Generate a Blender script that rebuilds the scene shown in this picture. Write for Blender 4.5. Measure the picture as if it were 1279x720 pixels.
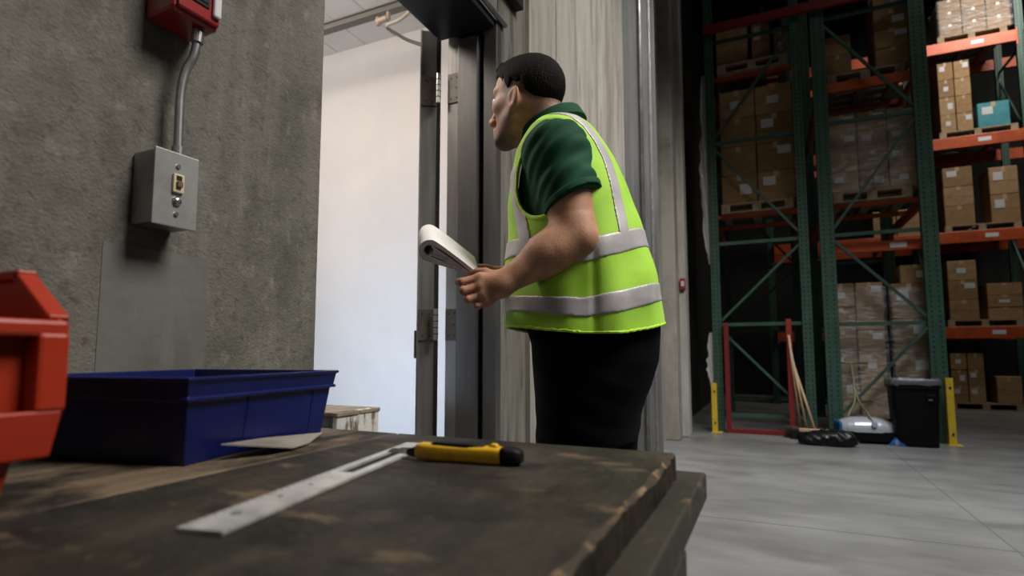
import bpy, bmesh, math, random
import numpy as np
from mathutils import Vector, Matrix

SC = bpy.context.scene
for _o in list(bpy.data.objects):
    bpy.data.objects.remove(_o)
C = SC.collection
RNG = random.Random(7)

# ------------------------------------------------------------------ camera
F_PX = 700.0
YAW, TILT, HORIZON, CAM_Z = math.radians(24.6), math.radians(5.0), 442.0, 0.95
CY = HORIZON - F_PX * math.tan(TILT)
cam_d = bpy.data.cameras.new('camera')
cam = bpy.data.objects.new('camera', cam_d)
C.objects.link(cam)
SC.camera = cam
cam.location = (0, 0, CAM_Z)
cam.rotation_euler = (math.pi / 2 + TILT, 0, YAW)
cam_d.sensor_width = 36.0
cam_d.lens = F_PX / 1279 * 36.0
cam_d.shift_y = (CY - 359.5) / 1279
cam_d.clip_start = 0.02
cam_d.dof.use_dof = True
cam_d.dof.focus_distance = 1.5
cam_d.dof.aperture_fstop = 3.2

SC.view_settings.view_transform = 'Standard'
SC.view_settings.look = 'None'
SC.view_settings.gamma = 1.0
SC.view_settings.use_curve_mapping = False
SC.view_settings.exposure = 0.0

# ------------------------------------------------------------------ world and lights
wd = bpy.data.worlds.new('world')
SC.world = wd
wd.use_nodes = True
wd.node_tree.nodes['Background'].inputs[0].default_value = (0.8, 0.8, 0.8, 1)
wd.node_tree.nodes['Background'].inputs[1].default_value = 0.012


def area(name, loc, target, size, power, col, spread=None):
    l = bpy.data.lights.new(name, 'AREA')
    l.shape = 'RECTANGLE'
    l.size, l.size_y = size
    l.energy = power
    if spread: l.spread = spread
    l.color = col
    o = bpy.data.objects.new(name, l)
    C.objects.link(o)
    o.location = loc
    o.rotation_euler = (Vector(target) - Vector(loc)).to_track_quat('-Z', 'Y').to_euler()
    return o


area('bay_light', (2.4, 1.5, 5.2), (-0.5, 1.5, 0.9), (1.8, 1.8), 88, (1.0, 0.95, 0.88), 1.5)
area('bay_light_floor', (2.6, 4.0, 6.8), (1.3, 4.5, 0), (2.0, 2.0), 118, (0.95, 0.97, 1.0), 1.25)
area('column_fill', (1.0, 2.6, 6.2), (-1.1, 5.0, 1.8), (1.2, 0.8), 46, (1.0, 0.96, 0.9), 1.05)  # added fill that brightens the columns and wall panels
area('bay_light_aisle', (4.2, 9.8, 8.1), (3.6, 11.9, 5.2), (1.4, 1.0), 90, (1.0, 0.95, 0.88), 1.9)
area('rack_light', (3.2, 5.4, 7.9), (2.0, 7.6, 2.5), (1.6, 0.6), 21, (1.0, 0.95, 0.88))
area('near_fill', (1.0, -3.2, 2.8), (-0.6, 1.6, 1.3), (2.4, 2.2), 8, (1.0, 0.97, 0.94))  # added fill behind the camera for the left wall and the man
area('face_fill', (-2.5, 1.1, 3.3), (-0.75, 1.45, 1.6), (0.5, 0.5), 16, (1.0, 0.88, 0.76), 1.6)  # added light aimed out through the doorway to brighten his face
area('storeroom_lamp', (-2.9, 1.9, 3.35), (-2.7, 3.2, 1.3), (1.4, 0.6), 22, (1.0, 0.85, 0.74), 2.7)
area('storeroom_daylight', (-3.6, -0.8, 1.0), (-2.5, 3.6, 0.6), (1.0, 1.3), 11, (0.58, 0.76, 1.0), 0.8)
area('ceiling_fill', (-4.6, 1.6, 2.3), (-3.4, 2.4, 3.55), (0.6, 0.6), 22, (1.0, 0.95, 0.93))  # added out-of-view light that lifts the store room ceiling

# ------------------------------------------------------------------ pixel helper (image taken as 1279 x 720)
RT = np.array([math.cos(YAW), math.sin(YAW), 0.0])
FH = np.array([-math.sin(YAW), math.cos(YAW), 0.0])
FW = FH * math.cos(TILT) + np.array([0, 0, math.sin(TILT)])
UPV = np.cross(RT, FW)
CAM = np.array([0, 0, CAM_Z])


def at(x, y, X=None, Y=None, Z=None, D=None):
    """the point of the place seen at pixel x, y on the plane X=, Y=, Z= or at horizontal distance D"""
    d = FW + RT * ((x - 639.5) / F_PX) + UPV * ((CY - y) / F_PX)
    if X is not None: t = X / d[0]
    elif Y is not None: t = Y / d[1]
    elif Z is not None: t = (Z - CAM_Z) / d[2]
    else: t = D / float(d @ FH)
    return CAM + d * t


# ------------------------------------------------------------------ materials
def srgb(r, g, b):
    f = lambda c: (c / 255 / 12.92) if c / 255 <= 0.04045 else ((c / 255 + 0.055) / 1.055) ** 2.4
    return (f(r), f(g), f(b), 1)


MATS = {}


def mat(name, col, rough=0.6, metal=0.0, var=None, bump=None, spec=0.5, coat=0.0, mapping=(1, 1, 1), sheen=0.0):
    """procedural principled material; var=(second colour, noise scale, low, high), bump=(scale, strength)"""
    if name in MATS:
        return MATS[name]
    m = bpy.data.materials.new(name)
    m.use_nodes = True
    nt = m.node_tree
    b = nt.nodes['Principled BSDF']
    b.inputs['Base Color'].default_value = col
    b.inputs['Roughness'].default_value = rough
    b.inputs['Metallic'].default_value = metal
    b.inputs['Specular IOR Level'].default_value = spec
    b.inputs['Coat Weight'].default_value = coat
    b.inputs['Sheen Weight'].default_value = sheen
    tc = nt.nodes.new('ShaderNodeTexCoord')
    mp = nt.nodes.new('ShaderNodeMapping')
    mp.inputs['Scale'].default_value = mapping
    nt.links.new(tc.outputs['Object'], mp.inputs[0])
    if var:
        c2, sc, lo, hi = var
        n = nt.nodes.new('ShaderNodeTexNoise')
        n.inputs['Scale'].default_value = sc
        n.inputs['Detail'].default_value = 6
        n.inputs['Roughness'].default_value = 0.62
        nt.links.new(mp.outputs[0], n.inputs['Vector'])
        r = nt.nodes.new('ShaderNodeMapRange')
        r.inputs['From Min'].default_value = lo
        r.inputs['From Max'].default_value = hi
        nt.links.new(n.outputs['Fac'], r.inputs['Value'])
        mx = nt.nodes.new('ShaderNodeMix')
        mx.data_type = 'RGBA'
        mx.inputs['A'].default_value = col
        mx.inputs['B'].default_value = c2
        nt.links.new(r.outputs[0], mx.inputs['Factor'])
        nt.links.new(mx.outputs['Result'], b.inputs['Base Color'])
    if bump:
        sc, st = bump
        n2 = nt.nodes.new('ShaderNodeTexNoise')
        n2.inputs['Scale'].default_value = sc
        n2.inputs['Detail'].default_value = 5
        nt.links.new(mp.outputs[0], n2.inputs['Vector'])
        bp = nt.nodes.new('ShaderNodeBump')
        bp.inputs['Strength'].default_value = st
        bp.inputs['Distance'].default_value = 0.01
        nt.links.new(n2.outputs['Fac'], bp.inputs['Height'])
        nt.links.new(bp.outputs[0], b.inputs['Normal'])
    MATS[name] = m
    return m


def layered(name, base, layers, rough=0.8, bump=None, rough_var=None, spec=0.5):
    """a surface of several stacked noise layers: (colour, mapping, scale, low, high, amount)"""
    m = bpy.data.materials.new(name)
    m.use_nodes = True
    nt = m.node_tree
    b = nt.nodes['Principled BSDF']
    b.inputs['Roughness'].default_value = rough
    b.inputs['Specular IOR Level'].default_value = spec
    tc = nt.nodes.new('ShaderNodeTexCoord')
    prev = nt.nodes.new('ShaderNodeRGB')
    prev.outputs[0].default_value = base
    out = prev.outputs[0]
    for i, (c, mpv, sc, lo, hi, amt) in enumerate(layers):
        mp = nt.nodes.new('ShaderNodeMapping')
        mp.inputs['Scale'].default_value = mpv
        mp.inputs['Location'].default_value = (i * 3.1, i * 1.7, i * 0.9)
        nt.links.new(tc.outputs['Object'], mp.inputs[0])
        n = nt.nodes.new('ShaderNodeTexNoise')
        n.inputs['Scale'].default_value = sc
        n.inputs['Detail'].default_value = 8
        n.inputs['Roughness'].default_value = 0.65
        nt.links.new(mp.outputs[0], n.inputs['Vector'])
        r = nt.nodes.new('ShaderNodeMapRange')
        r.inputs['From Min'].default_value = lo
        r.inputs['From Max'].default_value = hi
        r.inputs['To Max'].default_value = amt
        nt.links.new(n.outputs['Fac'], r.inputs['Value'])
        mx = nt.nodes.new('ShaderNodeMix')
        mx.data_type = 'RGBA'
        mx.inputs['B'].default_value = c
        nt.links.new(out, mx.inputs['A'])
        nt.links.new(r.outputs[0], mx.inputs['Factor'])
        out = mx.outputs['Result']
    nt.links.new(out, b.inputs['Base Color'])
    if bump:
        prevn = None
        for sc, st in bump:
            n2 = nt.nodes.new('ShaderNodeTexNoise')
            n2.inputs['Scale'].default_value = sc
            n2.inputs['Detail'].default_value = 6
            nt.links.new(tc.outputs['Object'], n2.inputs['Vector'])
            bp = nt.nodes.new('ShaderNodeBump')
            bp.inputs['Strength'].default_value = st
            bp.inputs['Distance'].default_value = 0.01
            nt.links.new(n2.outputs['Fac'], bp.inputs['Height'])
            if prevn: nt.links.new(prevn, bp.inputs['Normal'])
            prevn = bp.outputs[0]
        nt.links.new(prevn, b.inputs['Normal'])
    if rough_var:
        sc, lo, hi = rough_var
        n3 = nt.nodes.new('ShaderNodeTexNoise')
        n3.inputs['Scale'].default_value = sc
        n3.inputs['Detail'].default_value = 5
        nt.links.new(tc.outputs['Object'], n3.inputs['Vector'])
        r = nt.nodes.new('ShaderNodeMapRange')
        r.inputs['From Min'].default_value = 0.3
        r.inputs['From Max'].default_value = 0.7
        r.inputs['To Min'].default_value = lo
        r.inputs['To Max'].default_value = hi
        nt.links.new(n3.outputs['Fac'], r.inputs['Value'])
        nt.links.new(r.outputs[0], b.inputs['Roughness'])
    MATS[name] = m
    return m


CONC = layered('concrete', (0.105, 0.100, 0.084, 1), [
    ((0.15, 0.142, 0.12, 1), (1, 1, 0.35), 1.6, 0.42, 0.62, 1.0),
    ((0.050, 0.047, 0.038, 1), (1, 1, 1), 5.0, 0.48, 0.70, 0.8),
    ((0.18, 0.172, 0.15, 1), (1, 6, 0.5), 2.2, 0.50, 0.70, 0.5),
    ((0.05, 0.046, 0.038, 1), (1, 1, 1), 42.0, 0.54, 0.70, 0.75),
    ((0.21, 0.20, 0.175, 1), (1, 1, 0.7), 26.0, 0.56, 0.72, 0.6),
], rough=0.88, bump=[(14, 0.05), (60, 0.25), (160, 0.3)])
PANEL = layered('weathered_panel', (0.25, 0.236, 0.205, 1), [
    ((0.125, 0.115, 0.097, 1), (1, 5, 0.5), 1.5, 0.42, 0.62, 0.9),
    ((0.31, 0.295, 0.262, 1), (1, 4, 0.6), 2.2, 0.5, 0.7, 0.7),
    ((0.05, 0.043, 0.035, 1), (1, 6, 1.0), 1.9, 0.59, 0.70, 0.85),
], rough=0.8, bump=[(30, 0.15)])
JAMB_CONC = layered('stained_concrete', (0.10, 0.094, 0.08, 1), [
    ((0.03, 0.026, 0.02, 1), (1, 9, 0.8), 1.9, 0.50, 0.62, 0.9),
    ((0.17, 0.163, 0.143, 1), (1, 8, 0.8), 2.0, 0.50, 0.7, 0.6),
], rough=0.8, bump=[(30, 0.2)])
FLOOR_M = layered('polished_concrete', (0.115, 0.115, 0.112, 1), [
    ((0.165, 0.165, 0.162, 1), (0.5, 1.2, 1), 1.1, 0.40, 0.62, 0.9),
    ((0.07, 0.069, 0.065, 1), (0.6, 1.6, 1), 1.9, 0.50, 0.72, 0.7),
    ((0.21, 0.21, 0.205, 1), (0.4, 3.0, 1), 3.2, 0.55, 0.75, 0.4),
    ((0.05, 0.047, 0.044, 1), (0.7, 4.0, 1), 2.6, 0.62, 0.78, 0.6),
], rough=0.4, bump=[(9, 0.03)], rough_var=(2.2, 0.28, 0.55))
DARKWALL = mat('near_black_surface', (0.006, 0.006, 0.006, 1), 0.9, var=((0.004, 0.004, 0.004, 1), 2, 0.4, 0.6))
WHITEWALL = mat('white_panel_wall', (0.80, 0.78, 0.76, 1), 0.55, var=((0.74, 0.73, 0.72, 1), 1.5, 0.4, 0.65), bump=(30, 0.03))
WHITECEIL = mat('white_panel_ceiling', (0.74, 0.74, 0.74, 1), 0.6, var=((0.68, 0.68, 0.68, 1), 2.0, 0.4, 0.65))
STEEL = mat('dark_painted_steel', (0.085, 0.083, 0.082, 1), 0.40, 0.45, var=((0.05, 0.049, 0.048, 1), 3.0, 0.4, 0.65), bump=(25, 0.04), mapping=(3, 3, 0.4))
STEEL_L = mat('worn_steel', (0.20, 0.192, 0.182, 1), 0.40, 0.4, var=((0.13, 0.126, 0.122, 1), 3.5, 0.4, 0.62), bump=(25, 0.05), mapping=(4, 4, 0.35))
HINGE_M = mat('hinge_steel', (0.10, 0.086, 0.068, 1), 0.5, 0.4, var=((0.065, 0.056, 0.046, 1), 9, 0.4, 0.6))
BRIGHT = mat('bright_steel', (0.50, 0.50, 0.50, 1), 0.33, 1.0, var=((0.40, 0.40, 0.40, 1), 8, 0.4, 0.6))
GALV = mat('galvanised_steel', (0.36, 0.36, 0.36, 1), 0.42, 0.9, var=((0.26, 0.26, 0.27, 1), 12, 0.4, 0.6))
COLUMN_M = mat('grey_column_steel', (0.15, 0.152, 0.155, 1), 0.5, 0.2, var=((0.10, 0.10, 0.102, 1), 4, 0.4, 0.65), mapping=(5, 5, 0.3))
BLACK = mat('black_rubber', (0.006, 0.006, 0.0065, 1), 0.6, spec=0.2)
BLACKSTEEL = mat('black_steel', (0.010, 0.010, 0.012, 1), 0.5, 0.3)

# ------------------------------------------------------------------ mesh helpers
def obj(name, bm, m, parent=None, smooth=False, bevel=0.0, kind=None):
    if isinstance(bm, bmesh.types.BMesh):
        me = bpy.data.meshes.new(name)
        bmesh.ops.recalc_face_normals(bm, faces=bm.faces)
        bm.to_mesh(me)
        bm.free()
    else:
        me = bm
    if m is not None:
        for mm in (m if isinstance(m, (list, tuple)) else [m]):
            me.materials.append(mm)
    if smooth:
        me.polygons.foreach_set('use_smooth', [True] * len(me.polygons))
    o = bpy.data.objects.new(name, me)
    C.objects.link(o)
    if parent is not None:
        o.parent = parent
    if bevel:
        b = o.modifiers.new('bevel', 'BEVEL')
        b.width = bevel
        b.segments = 2
        b.limit_method = 'ANGLE'
        b.angle_limit = math.radians(40)
    if kind:
        o['kind'] = kind
    return o


def tag(o, label, cat, group=None, kind=None):
    o['label'] = label
    o['category'] = cat
    if group: o['group'] = group
    if kind: o['kind'] = kind
    return o


def thing(name, label, cat, loc=(0, 0, 0), rz=0.0, group=None, kind=None):
    o = bpy.data.objects.new(name, None)
    C.objects.link(o)
    o.location = loc
    o.rotation_euler = (0, 0, rz)
    o.empty_display_size = 0.1
    return tag(o, label, cat, group, kind)


def dup(root, loc, rz=0.0, label=None, group=None, scale=None):
    r = root.copy()
    C.objects.link(r)
    r.location = loc
    r.rotation_euler = (0, 0, rz)
    if scale: r.scale = scale
    if label: r['label'] = label
    if group: r['group'] = group
    for ch in list(root.children):
        c = ch.copy()
        C.objects.link(c)
        c.parent = r
        for g in list(ch.children):
            d = g.copy()
            C.objects.link(d)
            d.parent = c
    return r


def box(bm, x0, x1, y0, y1, z0, z1, M=None):
    vs = [bm.verts.new((x, y, z)) for x in (x0, x1) for y in (y0, y1) for z in (z0, z1)]
    if M is not None:
        for v in vs: v.co = M @ v.co
    for f in ((0, 1, 3, 2), (4, 6, 7, 5), (0, 4, 5, 1), (2, 3, 7, 6), (0, 2, 6, 4), (1, 5, 7, 3)):
        bm.faces.new([vs[i] for i in f])
    return vs


def B(*bs, M=None):
    bm = bmesh.new()
    for b in bs: box(bm, *b, M=M)
    return bm


def pieces(name, boxes, m, parent, bevel=0.0):
    return [obj(name, B(b), m, parent, bevel=bevel) for b in boxes]


def frame_of(d):
    d = Vector(d).normalized()
    a = Vector((0, 0, 1)) if abs(d.z) < 0.9 else Vector((1, 0, 0))
    u = d.cross(a).normalized()
    return u, d.cross(u).normalized()


def tube(bm, pts, r, seg=12, cap=True):
    """a round bar through the points; r a number or one per point"""
    pts = [Vector(p) for p in pts]
    rs = r if isinstance(r, (list, tuple)) else [r] * len(pts)
    rings = []
    u0 = None
    for i, p in enumerate(pts):
        d = (pts[min(i + 1, len(pts) - 1)] - pts[max(i - 1, 0)]).normalized()
        if u0 is None:
            u, v = frame_of(d)
        else:
            u = (u0 - d * u0.dot(d)).normalized()
            v = d.cross(u)
        u0 = u
        rings.append([bm.verts.new(p + (u * math.cos(2 * math.pi * k / seg) + v * math.sin(2 * math.pi * k / seg)) * rs[i]) for k in range(seg)])
    for a, b in zip(rings, rings[1:]):
        for k in range(seg):
            bm.faces.new((a[k], a[(k + 1) % seg], b[(k + 1) % seg], b[k]))
    if cap:
        bm.faces.new(rings[0][::-1])
        bm.faces.new(rings[-1])
    return bm


def bar(bm, a, b, w, t, up=(0, 0, 1)):
    """a flat or square bar from a to b, w across, t along up"""
    a, b, up = Vector(a), Vector(b), Vector(up)
    d = (b - a).normalized()
    s = d.cross(up).normalized()
    n = s.cross(d).normalized()
    vs = []
    for p in (a, b):
        for i, j in ((-1, -1), (1, -1), (1, 1), (-1, 1)):
            vs.append(bm.verts.new(p + s * (w / 2 * i) + n * (t / 2 * j)))
    for f in ((3, 2, 1, 0), (4, 5, 6, 7), (0, 1, 5, 4), (1, 2, 6, 5), (2, 3, 7, 6), (3, 0, 4, 7)):
        bm.faces.new([vs[i] for i in f])
    return bm


def prism(bm, poly, vec):
    """polygon (3-D points) pushed along vec"""
    a = [bm.verts.new(p) for p in poly]
    b = [bm.verts.new(Vector(p) + Vector(vec)) for p in poly]
    n = len(a)
    bm.faces.new(a[::-1])
    bm.faces.new(b)
    for i in range(n):
        bm.faces.new((a[i], a[(i + 1) % n], b[(i + 1) % n], b[i]))
    return bm


def curve_pts(ctrl, n=8):
    """Catmull-Rom through control points"""
    P = [np.array(p, float) for p in ctrl]
    P = [2 * P[0] - P[1]] + P + [2 * P[-1] - P[-2]]
    out = []
    for i in range(1, len(P) - 2):
        for k in range(n):
            t = k / n
            a, b, c, d = P[i - 1], P[i], P[i + 1], P[i + 2]
            out.append(0.5 * (2 * b + (c - a) * t + (2 * a - 5 * b + 4 * c - d) * t * t + (3 * b - a - 3 * c + d) * t ** 3))
    out.append(P[-2])
    return out


# ------------------------------------------------------------------ the setting
WX, WIN = -1.10, -1.36                    # outer and inner face of the concrete wall
DY0, DY1, DZ = 1.14, 2.234, 2.495         # doorway
CEIL = 8.5


def struct(name, bm, m, bevel=0.0):
    return obj(name, bm, m, None, bevel=bevel, kind='structure')


struct('floor', B((-6.5, 9.5, -6.5, 14.5, -0.1, 0.0)), FLOOR_M)
fj = bmesh.new()
for y in (3.55, 6.75): box(fj, -1.05, 9, y, y + 0.006, 0.0003, 0.001)
for x in (1.05, 3.0): box(fj, x, x + 0.006, -2, 11, 0.0003, 0.001)
struct('trim_5', fj, mat('joint_line', (0.07, 0.07, 0.068, 1), 0.8))
struct('ceiling', B((WIN, 9.5, -6.5, 14.5, CEIL, CEIL + 0.1)), DARKWALL)
struct('wall_left', B((WIN, WX, -6.5, DY0, 0, CEIL), (WIN, WX, DY1 + 0.03, 7.05, 0, CEIL), (WIN, WX, DY0, DY1 + 0.03, DZ, CEIL)), CONC)
struct('wall_left_far', B((WIN, WX, 7.05, 14.5, 0, CEIL)), DARKWALL)  # left wall carried on beyond the piers in plain near-black
struct('wall_right', B((9.4, 9.5, -6.5, 14.5, 0, CEIL)), DARKWALL)
struct('wall_far', B((WX, 9.4, 14.4, 14.5, 0, CEIL)), DARKWALL)
struct('wall_near', B((WX, 9.4, -6.5, -6.4, 0, CEIL)), DARKWALL)
# weathered panels that stand a little proud of the wall beyond the doorway
struct('trim_1', B((WX, WX + 0.03, 2.55, 2.95, 0, CEIL), (WX, WX + 0.03, 2.962, 4.66, 0, CEIL)), PANEL)
struct('trim_2', B((WX, WX + 0.006, DY1 + 0.002, 2.549, 0, CEIL)), JAMB_CONC)
struct('trim_3', B((WX, WX + 0.03, 4.98, 6.42, 0, CEIL)), PANEL)
PATCH = layered('smooth_concrete_patch', (0.120, 0.119, 0.105, 1), [
    ((0.085, 0.084, 0.073, 1), (1, 1, 0.6), 4.0, 0.42, 0.62, 0.9),
    ((0.15, 0.148, 0.13, 1), (1, 3, 0.5), 6.0, 0.52, 0.7, 0.5)], rough=0.85, bump=[(40, 0.15)])
struct('trim_7', B((WX, WX + 0.0012, float(at(122, 400, X=WX)[1]), float(at(256, 400, X=WX)[1]), 0, float(at(190, 312, X=WX)[2]))), PATCH)
# store room behind the doorway
RC = 3.555
struct('wall_storeroom_far', B((-6.0, WIN, 3.6, 3.7, 0, RC)), WHITEWALL)
struct('wall_storeroom_left', B((-6.1, -6.0, -1.6, 3.7, 0, RC)), WHITEWALL)
struct('wall_storeroom_near', B((-6.0, WIN, -1.7, -1.6, 0, RC)), WHITEWALL)
struct('wall_storeroom_right', B((WIN - 0.012, WIN - 0.001, -1.6, DY0, 0, RC), (WIN - 0.012, WIN - 0.001, DY1 + 0.05, 3.6, 0, RC), (WIN - 0.012, WIN - 0.001, DY0, DY1 + 0.05, DZ + 0.02, RC)), WHITEWALL)
cb = bmesh.new()
x = -6.0
while x < WIN - 0.02:
    box(cb, x, min(x + 0.292, WIN - 0.013), -1.6, 3.6, RC, RC + 0.08)
    x += 0.30
box(cb, -6.1, WIN, -1.7, 3.7, RC + 0.012, RC + 0.1)
struct('ceiling_storeroom', cb, WHITECEIL)
struct('trim_4', B((-6.0, WIN - 0.013, 2.975, 3.035, 3.31, 3.345), (-6.0, WIN - 0.013, 2.96, 3.05, 3.345, 3.353)), mat('grey_beam', (0.16, 0.155, 0.14, 1), 0.6))
SR_ST = mat('beam_hanger', (0.2, 0.2, 0.2, 1), 0.5, 0.5)
struct('trim_6', B(*[(hx, hx + 0.02, 2.99, 3.01, 3.353, RC) for hx in (-5.4, -4.2, -3.75, -1.6)]), SR_ST)

# ------------------------------------------------------------------ doorway: steel frame and the open leaf
fr = thing('door_2', 'grey steel door frame lining the far side of the bright doorway', 'door frame', (0, 0, 0), kind='structure')
obj('jamb_hinge_strip', B((WIN, -1.288, DY1 - 0.005, DY1 + 0.03, 0, DZ)), STEEL_L, fr, bevel=0.002)
obj('jamb_face', B((-1.288, -1.183, DY1 - 0.035, DY1 + 0.03, 0, DZ - 0.06)), STEEL, fr, bevel=0.004)
obj('jamb_groove', B((-1.183, -1.158, DY1 + 0.005, DY1 + 0.03, 0, DZ - 0.06)), BLACKSTEEL, fr)
obj('jamb_outer', B((-1.158, WX + 0.008, DY1 - 0.020, DY1 + 0.03, 0, DZ)), STEEL, fr, bevel=0.003)
obj('frame_head', B((WIN - 0.02, WX + 0.004, DY0, DY1 - 0.036, DZ - 0.045, DZ - 0.001), (WIN - 0.05, WIN - 0.02, DY0, DY1 - 0.036, DZ - 0.02, DZ + 0.14)), BLACKSTEEL, fr, bevel=0.003)  # black colour stands in for the shade on the unlit head
obj('near_jamb', B((WIN, WX - 0.06, DY0 - 0.002, DY0 + 0.03, 0, DZ - 0.045)), STEEL, fr, bevel=0.003)
obj('head_block', B((WX, WX + 0.05, DY1 - 0.05, DY1 + 0.20, DZ + 0.16, DZ + 0.42)), BLACKSTEEL, fr, bevel=0.004)  # plain dark block on the wall above the far jamb
obj('head_conduit', tube(bmesh.new(), [(WX + 0.02, DY1 - 0.30, DZ + 0.004), (WX + 0.02, DY1 + 0.05, DZ + 0.004)], 0.013), GALV, fr)

leaf_root = thing('door_1', 'heavy grey steel door swung open, seen edge on with two hinges', 'door', (0, 0, 0), kind='structure')
Hp = Vector((-1.405, DY1 - 0.02, 0))              # hinge pin
ang = math.atan2(0.8435, -0.559)
Ml = Matrix.Translation(Hp) @ Matrix.Rotation(ang, 4, 'Z')
LW = 0.085
obj('door_leaf', B((0.02, 0.94, 0.006, LW, 0.01, DZ + 0.03), M=Ml), STEEL_L, leaf_root, bevel=0.003)
obj('door_rebate', B((0.035, 0.94, -0.014, 0.0055, 0.01, DZ + 0.03), M=Ml), STEEL, leaf_root, bevel=0.002)
obj('edge_trim', B((0.013, 0.02, LW - 0.006, LW + 0.001, 0.01, DZ + 0.03), M=Ml), BRIGHT, leaf_root)
for zc, tall in ((2.215, 0.145), (1.085, 0.145)):
    h = obj('hinge', tube(bmesh.new(), [(Hp.x + 0.014, Hp.y - 0.018, zc - tall / 2), (Hp.x + 0.014, Hp.y - 0.018, zc + tall / 2)], 0.0105), BRIGHT, leaf_root, smooth=False)
    kb = bmesh.new()
    for k in range(1, 5):
        z = zc - tall / 2 + k * tall / 5
        tube(kb, [(Hp.x + 0.014, Hp.y - 0.018, z - 0.002), (Hp.x + 0.014, Hp.y - 0.018, z + 0.002)], 0.0117)
    obj('knuckle_gap', kb, BLACKSTEEL, h)
    lf = bmesh.new()
    box(lf, 0.012, 0.017, 0.004, LW - 0.004, zc - tall / 2, zc + tall / 2, M=Ml)
    obj('hinge_plate', lf, HINGE_M, h, bevel=0.001)
    obj('hinge_plate', B((WIN + 0.003, -1.293, DY1 - 0.011, DY1 - 0.004, zc - tall / 2, zc + tall / 2)), HINGE_M, h, bevel=0.001)
    for (yy, dz) in ((0.025, 0.05), (0.06, 0.052), (0.03, 0.0), (0.06, -0.05), (0.025, -0.052)):
        s = bmesh.new()
        p = Ml @ Vector((0.012, yy, zc + dz))
        q = Ml @ Vector((0.010, yy, zc + dz))
        tube(s, [p, q], 0.004, 8)
        obj('screw', s, BLACKSTEEL, h)
    for (xx, dz) in ((-1.338, 0.05), (-1.308, 0.052), (-1.31, 0.0), (-1.308, -0.05), (-1.338, -0.052)):
        obj('screw', tube(bmesh.new(), [(xx, DY1 - 0.010, zc + dz), (xx, DY1 - 0.013, zc + dz)], 0.004, 8), BLACKSTEEL, h)
lt = bmesh.new()
box(lt, 0.05, 0.09, LW, LW + 0.012, 0.93, 1.06, M=Ml)
obj('latch_plate', lt, HINGE_M, leaf_root, bevel=0.002)

# conduit fitting and cable under the store room ceiling
cf = thing('conduit_fitting', 'pale bent conduit pipe clamped beneath the store room ceiling beam', 'conduit', tuple(at(480, 28, Y=2.90)))
o0 = np.array(cf.location)
bm = bmesh.new()
tube(bm, [Vector(p - o0) for p in curve_pts([at(483, 31, Y=2.9), at(500, 24, Y=2.9), at(514, 12, Y=2.9), at(527, 3, Y=2.9), at(541, -10, Y=2.9)], 6)], 0.012)
obj('pipe', bm, mat('pale_conduit', (0.50, 0.45, 0.38, 1), 0.5), cf, smooth=True)
bm = bmesh.new()
tube(bm, [Vector(at(471, 27, Y=2.94) - o0), Vector(at(484, 22, Y=2.94) - o0)], 0.022)
tube(bm, [Vector(at(472, 22, Y=2.94) - o0), Vector(at(473, 31, Y=2.94) - o0)], 0.016)
tube(bm, [Vector(at(485, 15, Y=2.94) - o0), Vector(at(485, 24, Y=2.94) - o0)], 0.015)
obj('clamp', bm, mat('brass_clamp', (0.42, 0.34, 0.27, 1), 0.5, 0.2), cf)
bm = bmesh.new()
tube(bm, curve_pts([at(484, 35, Y=2.86), at(494, 41, Y=2.8), at(508, 49, Y=2.7), at(531, 57, D=2.74)], 6), 0.010)
cb2 = obj('cable', bm, mat('dark_cable', (0.05, 0.045, 0.04, 1), 0.6), smooth=True)
tag(cb2, 'dark flexible cable running from the bent conduit to the open door', 'cable')

# steel columns along the wall
def h_column(name, y, label, w=0.25, dep=0.25, red=False):
    t = thing(name, label, 'column', (WX, y, 0), 0)
    bm = bmesh.new()
    box(bm, 0, dep, 0, 0.014, 0, CEIL)
    box(bm, 0, dep, w, w + 0.014, 0, CEIL)
    box(bm, dep / 2 - 0.006, dep / 2 + 0.006, 0.014, w, 0, CEIL)
    obj('shaft', bm, COLUMN_M, t, bevel=0.002)
    obj('edge_highlight', B((dep - 0.012, dep + 0.008, -0.006, 0.004, 0, CEIL)), GALV, t, bevel=0.002)  # bright strip standing in for the highlight along the flange edge
    obj('conduit', tube(bmesh.new(), [(dep - 0.075, -0.016, 0.0), (dep - 0.075, -0.016, CEIL - 0.1)], 0.014), GALV, t, smooth=True)
    obj('base_plate', B((0, dep + 0.02, -0.035, w + 0.04, 0, 0.02)), COLUMN_M, t)
    return t


h_column('steel_column', 4.70, 'dark grey steel column on the concrete wall behind the man in the vest')
tag(obj('concrete_pier', B((WX, WX + 0.17, 6.44, 6.70, 0, CEIL)), PANEL, bevel=0.01),
    'streaked concrete pier standing between the steel column and the paler pier', 'pier')
# cast concrete pilaster with a red call point beyond the second column
tag(obj('concrete_pier', B((WX, WX + 0.235, 6.79, 7.02, 0, CEIL)), mat('pale_concrete', (0.36, 0.345, 0.31, 1), 0.85, var=((0.24, 0.225, 0.2, 1), 2.0, 0.4, 0.62), bump=(30, 0.2), mapping=(4, 4, 0.5)), bevel=0.01),
    'pale concrete pier where the wall meets the green racks', 'pier')
cp = thing('call_point', 'small red alarm box on the pale concrete pier', 'alarm', (WX + 0.203, 6.79, 1.77))
obj('housing', B((-0.03, 0.03, -0.04, 0.004, -0.065, 0.065)), mat('red_plastic_dark', (0.25, 0.012, 0.012, 1), 0.45), cp, bevel=0.005)
obj('cover', B((-0.02, 0.02, -0.046, -0.04, -0.03, 0.03)), mat('pale_plastic', (0.4, 0.38, 0.36, 1), 0.5), cp, bevel=0.003)

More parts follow.
